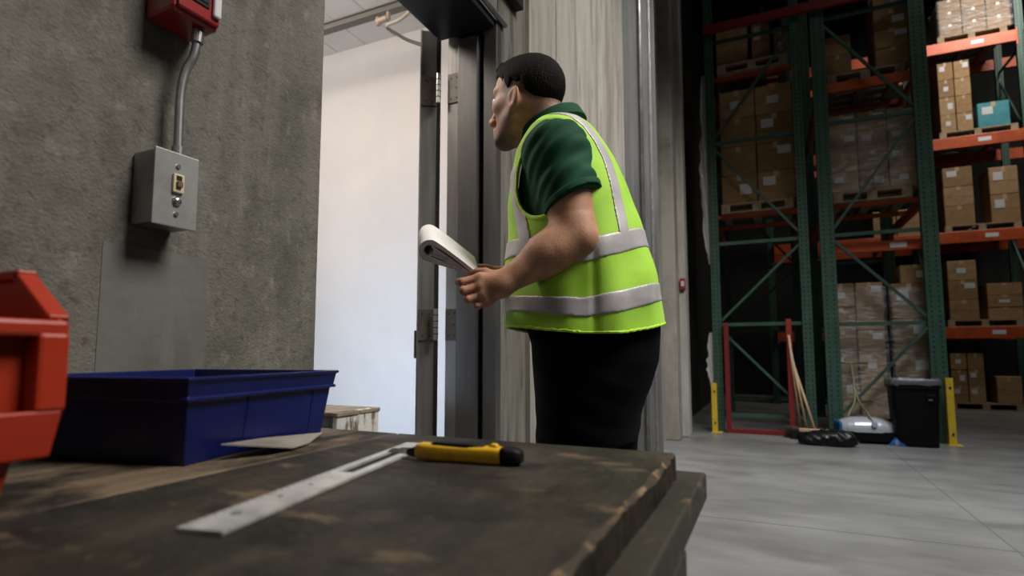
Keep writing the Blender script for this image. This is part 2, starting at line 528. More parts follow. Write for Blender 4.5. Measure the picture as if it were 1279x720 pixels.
# ------------------------------------------------------------------ switch box, conduit, alarm on the left wall
sb = thing('switch_box', 'metal electrical box with a keyed switch on the concrete wall', 'switch', (WX, 0.692, 1.265))
obj('back_box', B((0, 0.066, -0.041, 0.041, -0.070, 0.072)), GALV, sb, bevel=0.004)
obj('cover_plate', B((0.066, 0.0715, -0.044, 0.045, -0.073, 0.074)), mat('satin_plate', (0.40, 0.40, 0.40, 1), 0.36, 0.55, var=((0.32, 0.32, 0.32, 1), 10, 0.4, 0.6)), sb, bevel=0.0022)
CREAM = mat('cream_plastic', (0.55, 0.45, 0.28, 1), 0.45)
sw = obj('switch', B((0.070, 0.0775, -0.010, 0.012, -0.006, 0.031)), CREAM, sb, bevel=0.002)
obj('toggle', B((0.077, 0.083, -0.005, 0.006, 0.004, 0.016)), mat('brown_plastic', (0.12, 0.075, 0.03, 1), 0.5), sw, bevel=0.0015)
obj('toggle_slot', B((0.0772, 0.0782, -0.005, 0.006, 0.018, 0.027)), BLACKSTEEL, sw)
for z in (0.047, -0.047):
    obj('screw', tube(bmesh.new(), [(0.071, 0.001, z), (0.0745, 0.001, z)], 0.0042, 12), BRIGHT, sb)
obj('pilot_lens', tube(bmesh.new(), [(0.070, 0.001, -0.022), (0.077, 0.001, -0.024)], [0.010, 0.007], 16), BRIGHT, sb, smooth=True)

cdz = [(-1.060, 0.712, 1.338), (-1.060, 0.712, 1.36), (-1.060, 0.711, 1.42), (-1.058, 0.710, 1.475), (-1.052, 0.714, 1.52), (-1.042, 0.722, 1.552), (-1.038, 0.725, 1.585), (-1.037, 0.726, 1.612)]
cd = obj('conduit', tube(bmesh.new(), curve_pts(cdz, 5), 0.0085, 16), GALV, smooth=True)
tag(cd, 'thin bent metal conduit pipe rising from the switch box to the red alarm', 'conduit')
obj('connector', tube(bmesh.new(), [(-1.060, 0.712, 1.337), (-1.060, 0.712, 1.362)], 0.0115, 16), GALV, cd)
obj('connector', tube(bmesh.new(), [(-1.038, 0.725, 1.582), (-1.037, 0.726, 1.607)], 0.0115, 16), GALV, cd)

al = thing('fire_alarm', 'red fire alarm box on the concrete wall above the switch box', 'alarm', (WX, 0.708, 1.66))
RED = mat('alarm_red', (0.24, 0.012, 0.010, 1), 0.28, coat=0.4)
ab = bmesh.new()
box(ab, 0, 0.088, -0.052, 0.046, -0.052, 0.075)
for v in ab.verts:
    if v.co.x > 0.05 and v.co.z < 0:
        v.co.z += 0.004
obj('housing', ab, RED, al, bevel=0.009)
obj('front_plate', B((0.0875, 0.095, -0.046, 0.041, -0.042, 0.075)), RED, al, bevel=0.005)
obj('horn_grille', B((0.0945, 0.0975, -0.022, 0.016, -0.016, 0.03), (0.0945, 0.099, -0.018, 0.012, -0.008, -0.004), (0.0945, 0.099, -0.018, 0.012, 0.004, 0.008), (0.0945, 0.099, -0.018, 0.012, 0.016, 0.020)), BLACK, al, bevel=0.001)
obj('strobe_lens', B((0.0945, 0.104, 0.022, 0.039, -0.028, 0.045)), mat('strobe_plastic', (0.62, 0.60, 0.62, 1), 0.12, spec=0.8), al, bevel=0.004)

# ------------------------------------------------------------------ workbench
TZ = 0.81
WOOD = layered('grimy_bench_wood', (0.021, 0.018, 0.0135, 1), [
    ((0.050, 0.040, 0.028, 1), (4.0, 1.6, 1), 3.2, 0.46, 0.66, 0.9),
    ((0.007, 0.0065, 0.006, 1), (1.4, 2.4, 1), 4.0, 0.48, 0.64, 0.9),
    ((0.17, 0.118, 0.07, 1), (1.6, 3.4, 1), 5.5, 0.57, 0.73, 0.9),
    ((0.14, 0.12, 0.10, 1), (2.5, 6.0, 1), 14.0, 0.62, 0.78, 0.6),
], rough=0.55, bump=[(18, 0.3), (90, 0.25)], rough_var=(7, 0.42, 0.8), spec=0.28)
WOOD_L = layered('pale_bench_board', (0.15, 0.108, 0.07, 1), [
    ((0.085, 0.063, 0.042, 1), (9.0, 1.0, 1), 4.0, 0.42, 0.62, 0.9),
    ((0.010, 0.009, 0.008, 1), (1.4, 1.0, 1), 4.5, 0.46, 0.58, 0.97),
    ((0.20, 0.15, 0.10, 1), (6.0, 1.0, 1), 6.0, 0.55, 0.75, 0.6),
], rough=0.6, bump=[(18, 0.2), (90, 0.2)], rough_var=(7, 0.45, 0.8), spec=0.28)
WOOD_E = layered('worn_wood_edge', (0.042, 0.030, 0.018, 1), [
    ((0.24, 0.155, 0.08, 1), (1, 1, 1), 22.0, 0.50, 0.62, 0.95),
], rough=0.7, bump=[(40, 0.4)], spec=0.28)
WOOD_S = layered('dark_board_side', (0.022, 0.017, 0.011, 1), [
    ((0.10, 0.062, 0.03, 1), (1, 1, 1), 11.0, 0.56, 0.68, 0.9),
    ((0.006, 0.005, 0.004, 1), (1, 1, 2), 9.0, 0.46, 0.60, 0.9),
], rough=0.75, bump=[(40, 0.4)], spec=0.2)
BEAM_W = layered('bench_beam_wood', (0.032, 0.029, 0.021, 1), [
    ((0.018, 0.016, 0.012, 1), (2, 1, 2), 5.0, 0.45, 0.62, 0.9),
    ((0.15, 0.105, 0.058, 1), (3, 1, 3), 7.0, 0.60, 0.74, 0.8),
], rough=0.65, bump=[(30, 0.3)], spec=0.28)
tb = thing('workbench', 'dark worn wooden workbench with grimy top filling the foreground', 'workbench', (-0.6, 0.1, 0))


def sub(o, off):                           # mesh coordinates written in place, parent moved
    o.matrix_parent_inverse = Matrix.Translation(Vector(off)).inverted()
    return o


TOFF = (-0.6, 0.1, 0)


def wavy_board(x0, x1, y0, y1, z0, z1, ny=110, amp=0.0015, edge=None, right=False):
    """plank along Y with chipped long edges"""
    bm = bmesh.new()
    rr = random.Random(int((x0 + 5) * 1000))
    rows = []
    for i in range(ny + 1):
        y = y0 + (y1 - y0) * i / ny
        jx = amp * 0.7 * (math.sin(i * 0.21) + math.sin(i * 0.083 + 1)) + rr.uniform(-amp, amp) * 0.25
        if right and rr.random() < 0.05: jx -= rr.uniform(0.001, 0.003)
        c = 0.003 + (abs(math.sin(i * 0.37) * math.sin(i * 0.11)) * 0.005 if right else 0)
        prof = [(x0, z0), (x0, z1 - 0.001), (x0 + 0.0015, z1), (x1 + jx - c, z1), (x1 + jx, z1 - c), (x1 + jx * 0.5, z0)]
        rows.append([bm.verts.new((px, y, pz)) for px, pz in prof])
    n = 6
    for a, b in zip(rows, rows[1:]):
        for k in range(n):
            f = bm.faces.new((a[k], b[k], b[(k + 1) % n], a[(k + 1) % n]))
            if right and k in (3, 4): f.material_index = k - 2
    f = bm.faces.new(rows[0]); f2 = bm.faces.new(rows[-1][::-1])
    if right: f2.material_index = 2
    return bm


BY0, BY1 = -0.62, 0.832
sub(obj('top_board', wavy_board(-0.600, -0.125, BY0, BY1, TZ - 0.036, TZ, right=True), [WOOD, WOOD_E, WOOD_S], tb), TOFF)
sub(obj('top_board', wavy_board(-0.842, -0.602, BY0, BY1, TZ - 0.036, TZ), [WOOD_L], tb), TOFF)
sub(obj('top_board', wavy_board(-1.085, -0.844, BY0, BY1, TZ - 0.036, TZ), [WOOD], tb), TOFF)
bz1, bz0 = TZ - 0.036, TZ - 0.076
sub(obj('side_beam', B((-0.182, -0.092, BY0, 0.897, bz0, bz1)), BEAM_W, tb, bevel=0.004), TOFF)
sub(obj('side_beam', B((-1.05, -0.95, BY0, 0.79, bz0, bz1)), BEAM_W, tb, bevel=0.004), TOFF)
sub(obj('cross_beam', B((-0.95, -0.182, 0.58, 0.67, bz0, bz1)), BEAM_W, tb, bevel=0.004), TOFF)
sub(obj('cross_beam', B((-0.95, -0.182, -0.55, -0.46, bz0, bz1)), BEAM_W, tb, bevel=0.004), TOFF)
for (lx, ly) in ((-0.182, 0.58), (-1.04, 0.58), (-0.182, -0.56), (-1.04, -0.56)):
    sub(obj('leg', B((lx, lx + 0.09, ly, ly + 0.09, 0, bz0)), BEAM_W, tb, bevel=0.004), TOFF)
sub(obj('rear_rail', B((-0.95, -0.182, 0.605, 0.645, 0.20, 0.29)), BEAM_W, tb, bevel=0.003), TOFF)
sub(obj('bottom_rail', B((-0.16, -0.12, -0.47, 0.58, 0.20, 0.29)), BEAM_W, tb, bevel=0.003), TOFF)

# ruler with a long slot
ALU = mat('scuffed_aluminium', (0.62, 0.62, 0.60, 1), 0.45, 0.5, var=((0.42, 0.42, 0.41, 1), 30, 0.42, 0.66), bump=(160, 0.08))
ra, rb = at(248, 668, Z=TZ), at(517, 559, Z=TZ)
rd = (rb - ra) / np.linalg.norm(rb - ra)
rang = math.atan2(rd[1], rd[0])
RL = float(np.linalg.norm(rb - ra)) + 0.02
rl = thing('slotted_ruler', 'long scuffed aluminium ruler with a slot, lying on the bench', 'ruler', (ra[0], ra[1], TZ + 0.0005), rang)
bm = bmesh.new()
W2, z0r, z1r = 0.0215, 0.0005, 0.0035
s0, s1, sw_ = RL * 0.50, RL * 0.90, 0.0095
box(bm, 0, s0, -W2, W2, z0r, z1r)
box(bm, s0, s1, -W2, -sw_, z0r, z1r)
box(bm, s0, s1, sw_, W2, z0r, z1r)
box(bm, s1, RL, -W2, W2, z0r, z1r)
obj('blade', bm, ALU, rl)
mk = bmesh.new()
for k in range(int(RL / 0.01)):
    xx = 0.008 + k * 0.01
    box(mk, xx, xx + 0.0008, W2 - (0.009 if k % 5 == 0 else 0.005), W2 - 0.0006, z1r, z1r + 0.0002)
DARKMARK = mat('dark_marking', (0.12, 0.12, 0.12, 1), 0.6)
obj('graduations', mk, DARKMARK, rl)
for xx in (0.045, 0.105, 0.155):
    obj('rivet_hole', tube(bmesh.new(), [(xx, 0.003, z1r - 0.001), (xx, 0.003, z1r + 0.0004)], 0.005 if xx < 0.1 else 0.0025, 14), DARKMARK, rl)

# utility knife
k0, k1 = at(521, 574, Z=TZ), at(653, 582, Z=TZ)
kd = k1 - k0
KL = float(np.linalg.norm(kd))
kn = thing('utility_knife', 'yellow and black utility knife with blade out on the ruler', 'knife', (k0[0], k0[1], TZ + 0.001), math.atan2(kd[1], kd[0]))
YEL = mat('yellow_plastic', (0.62, 0.36, 0.012, 1), 0.42, var=((0.45, 0.25, 0.02, 1), 60, 0.5, 0.7))


def lathe_box(bm, secs):
    """loft of rounded boxes along x: (x, half width, z low, z high)"""
    rings = []
    for (x_, hw, zl, zh) in secs:
        r_ = min(hw, (zh - zl) / 2) * 0.55
        cz, hz = (zl + zh) / 2, (zh - zl) / 2
        ring = []
        for k in range(16):
            a = 2 * math.pi * (k + 0.5) / 16
            ca, sa = math.cos(a), math.sin(a)
            yy = math.copysign(hw - r_, ca) + r_ * ca
            zz = math.copysign(hz - r_, sa) + r_ * sa
            ring.append(bm.verts.new((x_, yy, cz + zz)))
        rings.append(ring)
    for a, b in zip(rings, rings[1:]):
        for k in range(16):
            bm.faces.new((a[k], a[(k + 1) % 16], b[(k + 1) % 16], b[k]))
    bm.faces.new(rings[0][::-1]); bm.faces.new(rings[-1])
    return bm


obj('handle', lathe_box(bmesh.new(), [(0.0, 0.008, 0.003, 0.019), (0.006, 0.0105, 0.001, 0.022), (0.03, 0.0115, 0.0005, 0.0215), (0.07, 0.0105, 0.0005, 0.0205), (0.105, 0.0118, 0.0, 0.021), (KL * 0.80, 0.0118, 0.0, 0.0205), (KL * 0.83, 0.0115, 0.0, 0.020)]), YEL, kn, smooth=True)
obj('grip_inlay', lathe_box(bmesh.new(), [(0.022, 0.006, 0.018, 0.0225), (0.028, 0.0088, 0.018, 0.0243), (0.075, 0.0085, 0.018, 0.0235), (0.095, 0.006, 0.018, 0.0222)]), BLACK, kn, smooth=True)
obj('end_cap', lathe_box(bmesh.new(), [(KL * 0.815, 0.0122, -0.0002, 0.0212), (KL * 0.86, 0.0125, -0.0004, 0.0216), (KL * 0.94, 0.0118, 0.0002, 0.0205), (KL * 0.985, 0.0095, 0.002, 0.018), (KL, 0.006, 0.005, 0.015)]), BLACK, kn, smooth=True)
obj('slider', lathe_box(bmesh.new(), [(KL * 0.70, 0.004, 0.0195, 0.0225), (KL * 0.72, 0.0055, 0.0195, 0.0250), (KL * 0.76, 0.0055, 0.0195, 0.0245), (KL * 0.78, 0.004, 0.0195, 0.022)]), YEL, kn, smooth=True)
obj('nose', lathe_box(bmesh.new(), [(-0.014, 0.004, 0.005, 0.012), (-0.004, 0.006, 0.003, 0.016), (0.004, 0.008, 0.002, 0.018)]), BLACK, kn, smooth=True)
bm = bmesh.new()
prism(bm, [(-0.045, 0.0003, 0.0065), (-0.013, 0.0003, 0.005), (-0.013, 0.0003, 0.0125), (-0.037, 0.0003, 0.0125)], (0, -0.0007, 0))
obj('blade', bm, BRIGHT, kn)

# ------------------------------------------------------------------ bins on the bench
BLUE = mat('blue_plastic', (0.0012, 0.0045, 0.060, 1), 0.40, var=((0.003, 0.009, 0.085, 1), 6, 0.42, 0.66), bump=(60, 0.04))
Ab, Bb = np.array([-0.668, 0.478]), np.array([-0.730, 0.787])
bl = float(np.linalg.norm(Bb - Ab))
bang = math.atan2(Bb[1] - Ab[1], Bb[0] - Ab[0])
bb = thing('storage_bin', 'shallow blue plastic bin on the workbench against the concrete wall', 'bin', (Ab[0], Ab[1], TZ), bang)


def open_bin(L, Wd, H, flare, t=0.003, ledge=0.03, lip=0.007):
    """local x along the length, y across (0..Wd), flared walls with a stepped rim, open on top"""
    bm = bmesh.new()
    def rect(e, z): return [bm.verts.new(p) for p in ((-e, -e, z), (L + e, -e, z), (L + e, Wd + e, z), (-e, Wd + e, z))]
    prof = [(0.0, 0.0), (flare * 0.75, H - ledge), (flare * 0.75 + lip, H - ledge), (flare * 0.75 + lip, H - ledge + 0.004), (flare * 0.75 + lip - 0.003, H - ledge + 0.005), (flare + lip - 0.003, H - 0.005), (flare + lip, H - 0.005), (flare + lip, H), (flare - t, H), (flare * 0.75 - t, H - ledge), (-t, t)]
    rings = [rect(e, z) for e, z in prof]
    for a, b in zip(rings, rings[1:]):
        for k in range(4):
            bm.faces.new((a[k], a[(k + 1) % 4], b[(k + 1) % 4], b[k]))
    bm.faces.new(rings[0][::-1]); bm.faces.new(rings[-1])
    return bm


obj('body', open_bin(bl - 0.012, 0.27, 0.111, 0.014), BLUE, bb, bevel=0.0025)
for xx in (0.10, bl - 0.055):
    rb_ = prism(bmesh.new(), [(xx, 0.0, 0.004), (xx + 0.004, 0.0, 0.004), (xx + 0.004, -0.0105, 0.085), (xx, -0.0105, 0.085)], (0, 0.004, 0))
    prism(rb_, [(xx, -0.0012, 0.004), (xx + 0.004, -0.0012, 0.004), (xx + 0.004, -0.0122, 0.085), (xx, -0.0122, 0.085)], (0, 0.002, 0))
    obj('rib', rb_, BLUE, bb)

ORG = mat('red_orange_plastic', (0.27, 0.016, 0.003, 1), 0.42, var=((0.33, 0.024, 0.005, 1), 5, 0.42, 0.66), bump=(50, 0.04))
ob = thing('stacking_bin', 'red orange plastic stacking bin at the left end of the workbench', 'bin', (-0.615, 0.024, TZ))
yb = 0.288          # right side of the bin in local y (front faces +X)
bm = bmesh.new()
# narrow foot
def ring4(x0, x1, y0, y1, z): return [bm.verts.new(p) for p in ((x1, y0, z), (x1, y1, z), (x0, y1, z), (x0, y0, z))]
rings = [ring4(-0.31, -0.018, 0.036, yb - 0.036, 0.0), ring4(-0.315, -0.012, 0.030, yb - 0.029, 0.044),
         ring4(-0.325, 0.000, 0.008, yb - 0.006, 0.044), ring4(-0.33, 0.005, 0.0, yb, 0.088)]
for a, b in zip(rings, rings[1:]):
    for k in range(4): bm.faces.new((a[k], a[(k + 1) % 4], b[(k + 1) % 4], b[k]))
bm.faces.new(rings[0][::-1])
ib = ring4(-0.325, -0.002, 0.005, yb - 0.005, 0.088)
for k in range(4): bm.faces.new((rings[-1][k], rings[-1][(k + 1) % 4], ib[(k + 1) % 4], ib[k]))
ib2 = ring4(-0.315, -0.010, 0.010, yb - 0.010, 0.047)
for k in range(4): bm.faces.new((ib[k], ib[(k + 1) % 4], ib2[(k + 1) % 4], ib2[k]))
bm.faces.new(ib2)
obj('base', bm, ORG, ob, bevel=0.003)
for y0 in (0.0, yb - 0.004):               # side walls with the slanted hopper cut
    sp = prism(bmesh.new(), [(0.0, y0, 0.086), (0.0, y0, 0.168), (-0.075, y0, 0.220), (-0.33, y0, 0.220), (-0.33, y0, 0.086)], (0, 0.004, 0))
    obj('side_wall', sp, ORG, ob)
obj('rear_wall', B((-0.333, -0.328, 0.004, yb - 0.004, 0.086, 0.220)), ORG, ob)
fw = bmesh.new()
box(fw, -0.020, -0.016, 0.004, yb - 0.004, 0.086, 0.158)        # recessed label panel
obj('front_panel', fw, ORG, ob)
ff = bmesh.new()
box(ff, -0.03, 0.004, -0.002, yb + 0.002, 0.156, 0.172)
box(ff, -0.02, 0.006, yb - 0.024, yb + 0.002, 0.086, 0.160)
box(ff, -0.02, 0.006, -0.002, 0.024, 0.086, 0.160)
obj('front_frame', ff, ORG, ob, bevel=0.004)
rm = bmesh.new()
for y0 in (-0.006, yb - 0.010):
    bar(rm, (-0.010, y0 + 0.008, 0.172), (-0.078, y0 + 0.008, 0.220), 0.018, 0.010, up=(1, 0, 0.7))
    bar(rm, (-0.070, y0 + 0.008, 0.220), (-0.335, y0 + 0.008, 0.220), 0.018, 0.010)
bar(rm, (-0.333, 0, 0.220), (-0.333, yb, 0.220), 0.014, 0.010)
obj('rim', rm, ORG, ob, bevel=0.002)

# thin scrap lying against the bin
sc0 = [at(276, 556, Z=TZ + 0.021), at(330, 548, Z=TZ + 0.014), at(403, 541, Z=TZ + 0.004), at(386, 554, Z=TZ + 0.0025), at(366, 560, Z=TZ + 0.004), at(340, 559, Z=TZ + 0.011)]
bm = bmesh.new()
c0_ = sum(sc0) / 6
lo_ = [bm.verts.new(Vector(q - c0_)) for q in sc0]
hi_ = [bm.verts.new(Vector(q - c0_) + Vector((0, 0, 0.0016))) for q in sc0]
cl = bm.verts.new(Vector(c0_ * 0 + np.array([0, 0, 0.001])))
ch_ = bm.verts.new(Vector((0, 0, 0.0026)))
for k in range(6):
    bm.faces.new((lo_[k], lo_[(k + 1) % 6], hi_[(k + 1) % 6], hi_[k]))
    bm.faces.new((hi_[k], hi_[(k + 1) % 6], ch_))
    bm.faces.new((lo_[(k + 1) % 6], lo_[k], cl))
ws = obj('wood_scrap', bm, mat('grey_scrap_surface', (0.26, 0.235, 0.20, 1), 0.55, var=((0.17, 0.15, 0.125, 1), 9, 0.4, 0.64)))
ws.location = Vector(c0_)
tag(ws, 'thin pale grey scrap sheet lying on the bench against the blue bin', 'scrap')

# ------------------------------------------------------------------ crate inside the doorway
OLDW = layered('old_crate_wood', (0.20, 0.165, 0.125, 1), [
    ((0.10, 0.078, 0.055, 1), (2, 2, 3), 5.0, 0.45, 0.62, 0.9),
    ((0.30, 0.27, 0.23, 1), (3, 1, 1), 6.0, 0.55, 0.72, 0.8),
], rough=0.8, bump=[(40, 0.4)])
PEEL = layered('peeling_white_paint', (0.50, 0.49, 0.46, 1), [
    ((0.14, 0.105, 0.075, 1), (1, 3, 1), 7.0, 0.50, 0.58, 1.0),
], rough=0.8, bump=[(40, 0.4)])
cr = thing('wooden_crate', 'weathered wooden crate standing just inside the bright doorway', 'crate', (-2.15, 1.626, 0))
CX, CYL, CH = 0.70, 0.242, 0.735
for k in range(5):
    z0 = 0.02 + k * 0.145
    obj('side_board', B((CX - 0.02, CX, 0.0, CYL, z0, z0 + 0.135)), PEEL, cr, bevel=0.003)
pieces('side_board', [(0, 0.02, 0.0, CYL, 0.02 + k * 0.145, 0.155 + k * 0.145) for k in range(5)], OLDW, cr, 0.003)
pieces('back_board', [(0.02, CX - 0.02, CYL - 0.02, CYL, 0.02 + k * 0.145, 0.155 + k * 0.145) for k in range(5)], OLDW, cr, 0.003)
pieces('front_board', [(0.02, CX - 0.02, 0.0, 0.02, 0.02 + k * 0.145, 0.155 + k * 0.145) for k in range(4)], OLDW, cr, 0.003)
pieces('corner_post', [(a, a + 0.04, b, b + 0.04, 0, CH - 0.018) for a in (0.022, CX - 0.062) for b in (0.022, CYL - 0.062)], OLDW, cr)
pieces('top_board', [(-0.01, CX + 0.006, -0.004, 0.118, CH - 0.016, CH), (-0.01, CX + 0.004, 0.122, CYL + 0.006, CH - 0.016, CH - 0.001)], OLDW, cr, 0.003)
obj('bottom_board', B((0.02, CX - 0.02, 0.02, CYL - 0.02, 0.03, 0.045)), OLDW, cr)

# ------------------------------------------------------------------ the man: distance-field modelling turned into meshes
f32 = np.float32


def V3(p): return np.asarray(p, dtype=f32)


def capsule(P, a, b, ra, rb=None):
    a, b = V3(a), V3(b)
    rb = ra if rb is None else rb
    ab = b - a
    t = np.clip(((P - a) @ ab) / float(ab @ ab), 0, 1)
    d = P - a - t[:, None] * ab
    return np.sqrt(np.einsum('ij,ij->i', d, d)) - (ra + t * (rb - ra))


def ellip(P, c, axes, r):
    q = (P - V3(c)) @ np.asarray(axes, dtype=f32).T
    r = V3(r)
    k0 = np.sqrt(((q / r) ** 2).sum(1))
    k1 = np.sqrt(((q / (r * r)) ** 2).sum(1)) + 1e-6
    return k0 * (k0 - 1) / k1


def smin(a, b, k):
    h = np.clip(0.5 + 0.5 * (b - a) / k, 0, 1)
    return b + (a - b) * h - k * h * (1 - h)


def smax(a, b, k): return -smin(-a, -b, k)


def surface(f, lo, hi, h):
    """mesh of f = 0 (naive surface nets), evaluated only near the surface"""
    lo = np.asarray(lo, float)
    nb = np.ceil((np.asarray(hi, float) - lo) / (8 * h)).astype(int)
    n = nb * 8
    bc = np.stack(np.meshgrid(*[np.arange(k) for k in nb], indexing='ij'), -1).reshape(-1, 3)
    cen = (lo + (bc * 8 + 3.5) * h).astype(f32)
    dc = f(cen)
    Vv = np.repeat(np.repeat(np.repeat(np.sign(dc).reshape(nb), 8, 0), 8, 1), 8, 2).astype(f32)
    act = bc[np.abs(dc) < 8 * h * 1.15]
    loc = np.stack(np.meshgrid(*[np.arange(8)] * 3, indexing='ij'), -1).reshape(-1, 3)
    for s in range(0, len(act), 2500):
        idx = (act[s:s + 2500, None, :] * 8 + loc[None]).reshape(-1, 3)
        Vv[idx[:, 0], idx[:, 1], idx[:, 2]] = f((lo + idx * h).astype(f32))
    S = Vv < 0
    c = np.zeros(tuple(n - 1), np.uint8)
    offs = [(i, j, k) for i in (0, 1) for j in (0, 1) for k in (0, 1)]
    for i, j, k in offs:
        c += S[i:n[0] - 1 + i, j:n[1] - 1 + j, k:n[2] - 1 + k]
    cells = np.argwhere((c > 0) & (c < 8))
    vid = np.full(tuple(n - 1), -1, np.int32)
    vid[cells[:, 0], cells[:, 1], cells[:, 2]] = np.arange(len(cells))
    acc = np.zeros((len(cells), 3))
    cnt = np.zeros(len(cells))
    cv = {o: Vv[cells[:, 0] + o[0], cells[:, 1] + o[1], cells[:, 2] + o[2]] for o in offs}
    for a in offs:
        for ax in range(3):
            if a[ax]: continue
            b = tuple(a[q] + (1 if q == ax else 0) for q in range(3))
            m = (cv[a] < 0) != (cv[b] < 0)
            t = np.where(m, cv[a] / (cv[a] - cv[b] + 1e-12), 0)
            p = np.tile(np.array(a, float), (len(cells), 1))
            p[:, ax] += t
            acc += p * m[:, None]
            cnt += m
    verts = lo + (cells + acc / cnt[:, None]) * h
    faces = []
    for ax in range(3):
        sl0 = [slice(1, n[q] - 1) for q in range(3)]
        sl1 = list(sl0)
        sl0[ax] = slice(0, n[ax] - 1)
        sl1[ax] = slice(1, n[ax])
        A, Bq = S[tuple(sl0)], S[tuple(sl1)]
        e = np.argwhere(A != Bq)
        sgn = A[e[:, 0], e[:, 1], e[:, 2]]
        base = e + np.array([0 if q == ax else 1 for q in range(3)])
        u, v = (ax + 1) % 3, (ax + 2) % 3
        def cid(du, dv):
            q = base.copy()
            q[:, u] -= du
            q[:, v] -= dv
            ok = np.all((q >= 0) & (q < n - 1), 1)
            r = np.full(len(q), -1, np.int32)
            r[ok] = vid[q[ok, 0], q[ok, 1], q[ok, 2]]
            return r
        quad = np.stack([cid(1, 1), cid(0, 1), cid(0, 0), cid(1, 0)], 1)
        quad[~sgn] = quad[~sgn][:, ::-1]
        faces.append(quad[np.all(quad >= 0, 1)])
    faces = np.concatenate(faces)
    return verts.astype(f32), faces


def mesh_from(name, verts, faces):
    me = bpy.data.meshes.new(name)
    me.vertices.add(len(verts))
    me.vertices.foreach_set('co', verts.astype(f32).ravel())
    me.loops.add(len(faces) * 4)
    me.loops.foreach_set('vertex_index', faces.astype(np.int32).ravel())
    me.polygons.add(len(faces))
    me.polygons.foreach_set('loop_start', np.arange(0, len(faces) * 4, 4, dtype=np.int32))
    me.update(calc_edges=True)
    me.validate()
    return me


def relax(verts, faces, it=1, w=0.5):
    """light smoothing of a quad mesh"""
    e = np.concatenate([faces[:, [0, 1]], faces[:, [1, 2]], faces[:, [2, 3]], faces[:, [3, 0]]])
    v = verts.astype(float)
    for _ in range(it):
        s = np.zeros_like(v)
        c = np.zeros(len(v))
        for q in range(3):
            s[:, q] = np.bincount(e[:, 0], v[e[:, 1], q], len(v)) + np.bincount(e[:, 1], v[e[:, 0], q], len(v))
        c = np.bincount(e[:, 0], minlength=len(v)) + np.bincount(e[:, 1], minlength=len(v))
        v = v + w * (s / np.maximum(c, 1)[:, None] - v)
    return v.astype(f32)


D0 = 1.50
TH = math.radians(25)
FB = -RT * math.cos(TH) + FH * math.sin(TH)          # where the body faces (into the doorway)
LB = -RT * math.sin(TH) - FH * math.cos(TH)          # his left, towards the camera
ZV = np.array([0, 0, 1.0])


def rows_of(rows, D=D0):
    """silhouette rows (y, left, right, half breadth) -> stacked ellipses (z, centre, depth radius, breadth radius)"""
    out = []
    for (y, xl, xr, b) in rows:
        p, q = at(xl, y, D=D), at(xr, y, D=D)
        s = float(np.linalg.norm((q - p)[:2])) / 2
        c = (p + q) / 2
        a = math.sqrt(max(s * s - (b * math.sin(TH)) ** 2, 1e-4)) / math.cos(TH)
        out.append((c[2], c[0], c[1], a, b))
    out.sort()
    return np.array(out)


def rings(P, T, grow=0.0, ztop=None, zbot=None):
    z = P[:, 2]
    cx, cy = np.interp(z, T[:, 0], T[:, 1]), np.interp(z, T[:, 0], T[:, 2])
    a = np.interp(z, T[:, 0], T[:, 3]) + grow
    b = np.interp(z, T[:, 0], T[:, 4]) + grow
    dx, dy = P[:, 0] - cx, P[:, 1] - cy
    u, v = dx * FB[0] + dy * FB[1], dx * LB[0] + dy * LB[1]
    k0 = (np.abs(u / a) ** 2.3 + np.abs(v / b) ** 2.3) ** (1 / 2.3)
    rr = np.sqrt(u * u + v * v) + 1e-6
    d = (k0 - 1) * rr / np.maximum(k0, 0.15) * 0.96
    zt = T[-1, 0] if ztop is None else ztop
    zb = T[0, 0] if zbot is None else zbot
    return np.maximum(np.maximum(d, z - zt), zb - z).astype(f32)


VEST_ROWS = [(160, 678, 738, .10), (166, 670, 751, .14), (176, 662, 759, .168), (187, 655, 765, .178), (200, 647, 771, .185),
                  (230, 641, 783, .195), (260, 638, 793, .20), (290, 637, 803, .205), (320, 637, 812, .21), (350, 636, 820, .215), (380, 636, 826, .22), (425, 637, 829, .225)]
VEST_T = rows_of(VEST_ROWS)
SHIRT_T = rows_of([(y, xl + (3 if y < 300 else np.interp(y, [300, 400], [8, 26])), xr - (3 if y < 300 else np.interp(y, [300, 400], [5, 10])), b - (0.0 if y < 300 else 0.02)) for (y, xl, xr, b) in VEST_ROWS])
HIP_T = rows_of([(395, 655, 820, .185), (410, 660, 823, .19), (430, 666, 823, .192), (450, 667, 822, .192), (480, 669, 814, .188), (505, 671, 804, .175), (525, 673, 798, .165), (548, 676, 796, .15)])

# head frame
HY = math.radians(32)
FHD = -RT * math.cos(HY) + FH * math.sin(HY)
LHD = np.cross(ZV, FHD)
HC = at(657, 121, D=1.50)
HP = math.radians(-2)                                  # slight nod
fv = FHD * math.cos(HP) - ZV * math.sin(HP)
uv = np.cross(fv, LHD)
HA = np.array([fv, LHD, uv])


def H(f, l, u): return HC + fv * f + LHD * l + uv * u


NECK0, NECK1 = H(-0.028, 0, -0.055), at(683, 176, D=1.50)
LSH, LEL, LWR = at(695, 192, D=1.36), at(719, 297, D=1.31), at(626, 355, D=1.295)
RSH, REL, RWR = at(724, 198, D=1.66), at(700, 318, D=1.74), at(634, 346, D=1.47)
HIPC = at(745, 440, D=D0)
LHP, RHP = HIPC + LB * 0.092 - ZV * 0.06, HIPC - LB * 0.092 - ZV * 0.06
FEET = at(733, 885, D=D0)
FEET[2] = 0
LKN, RKN = at(729, 640, D=D0) + LB * 0.10 + FB * 0.03, at(737, 640, D=D0) - LB * 0.10 + FB * 0.0
LAN, RAN = FEET + LB * 0.115 + ZV * 0.09 + FB * 0.03, FEET - LB * 0.115 + ZV * 0.09 - FB * 0.04

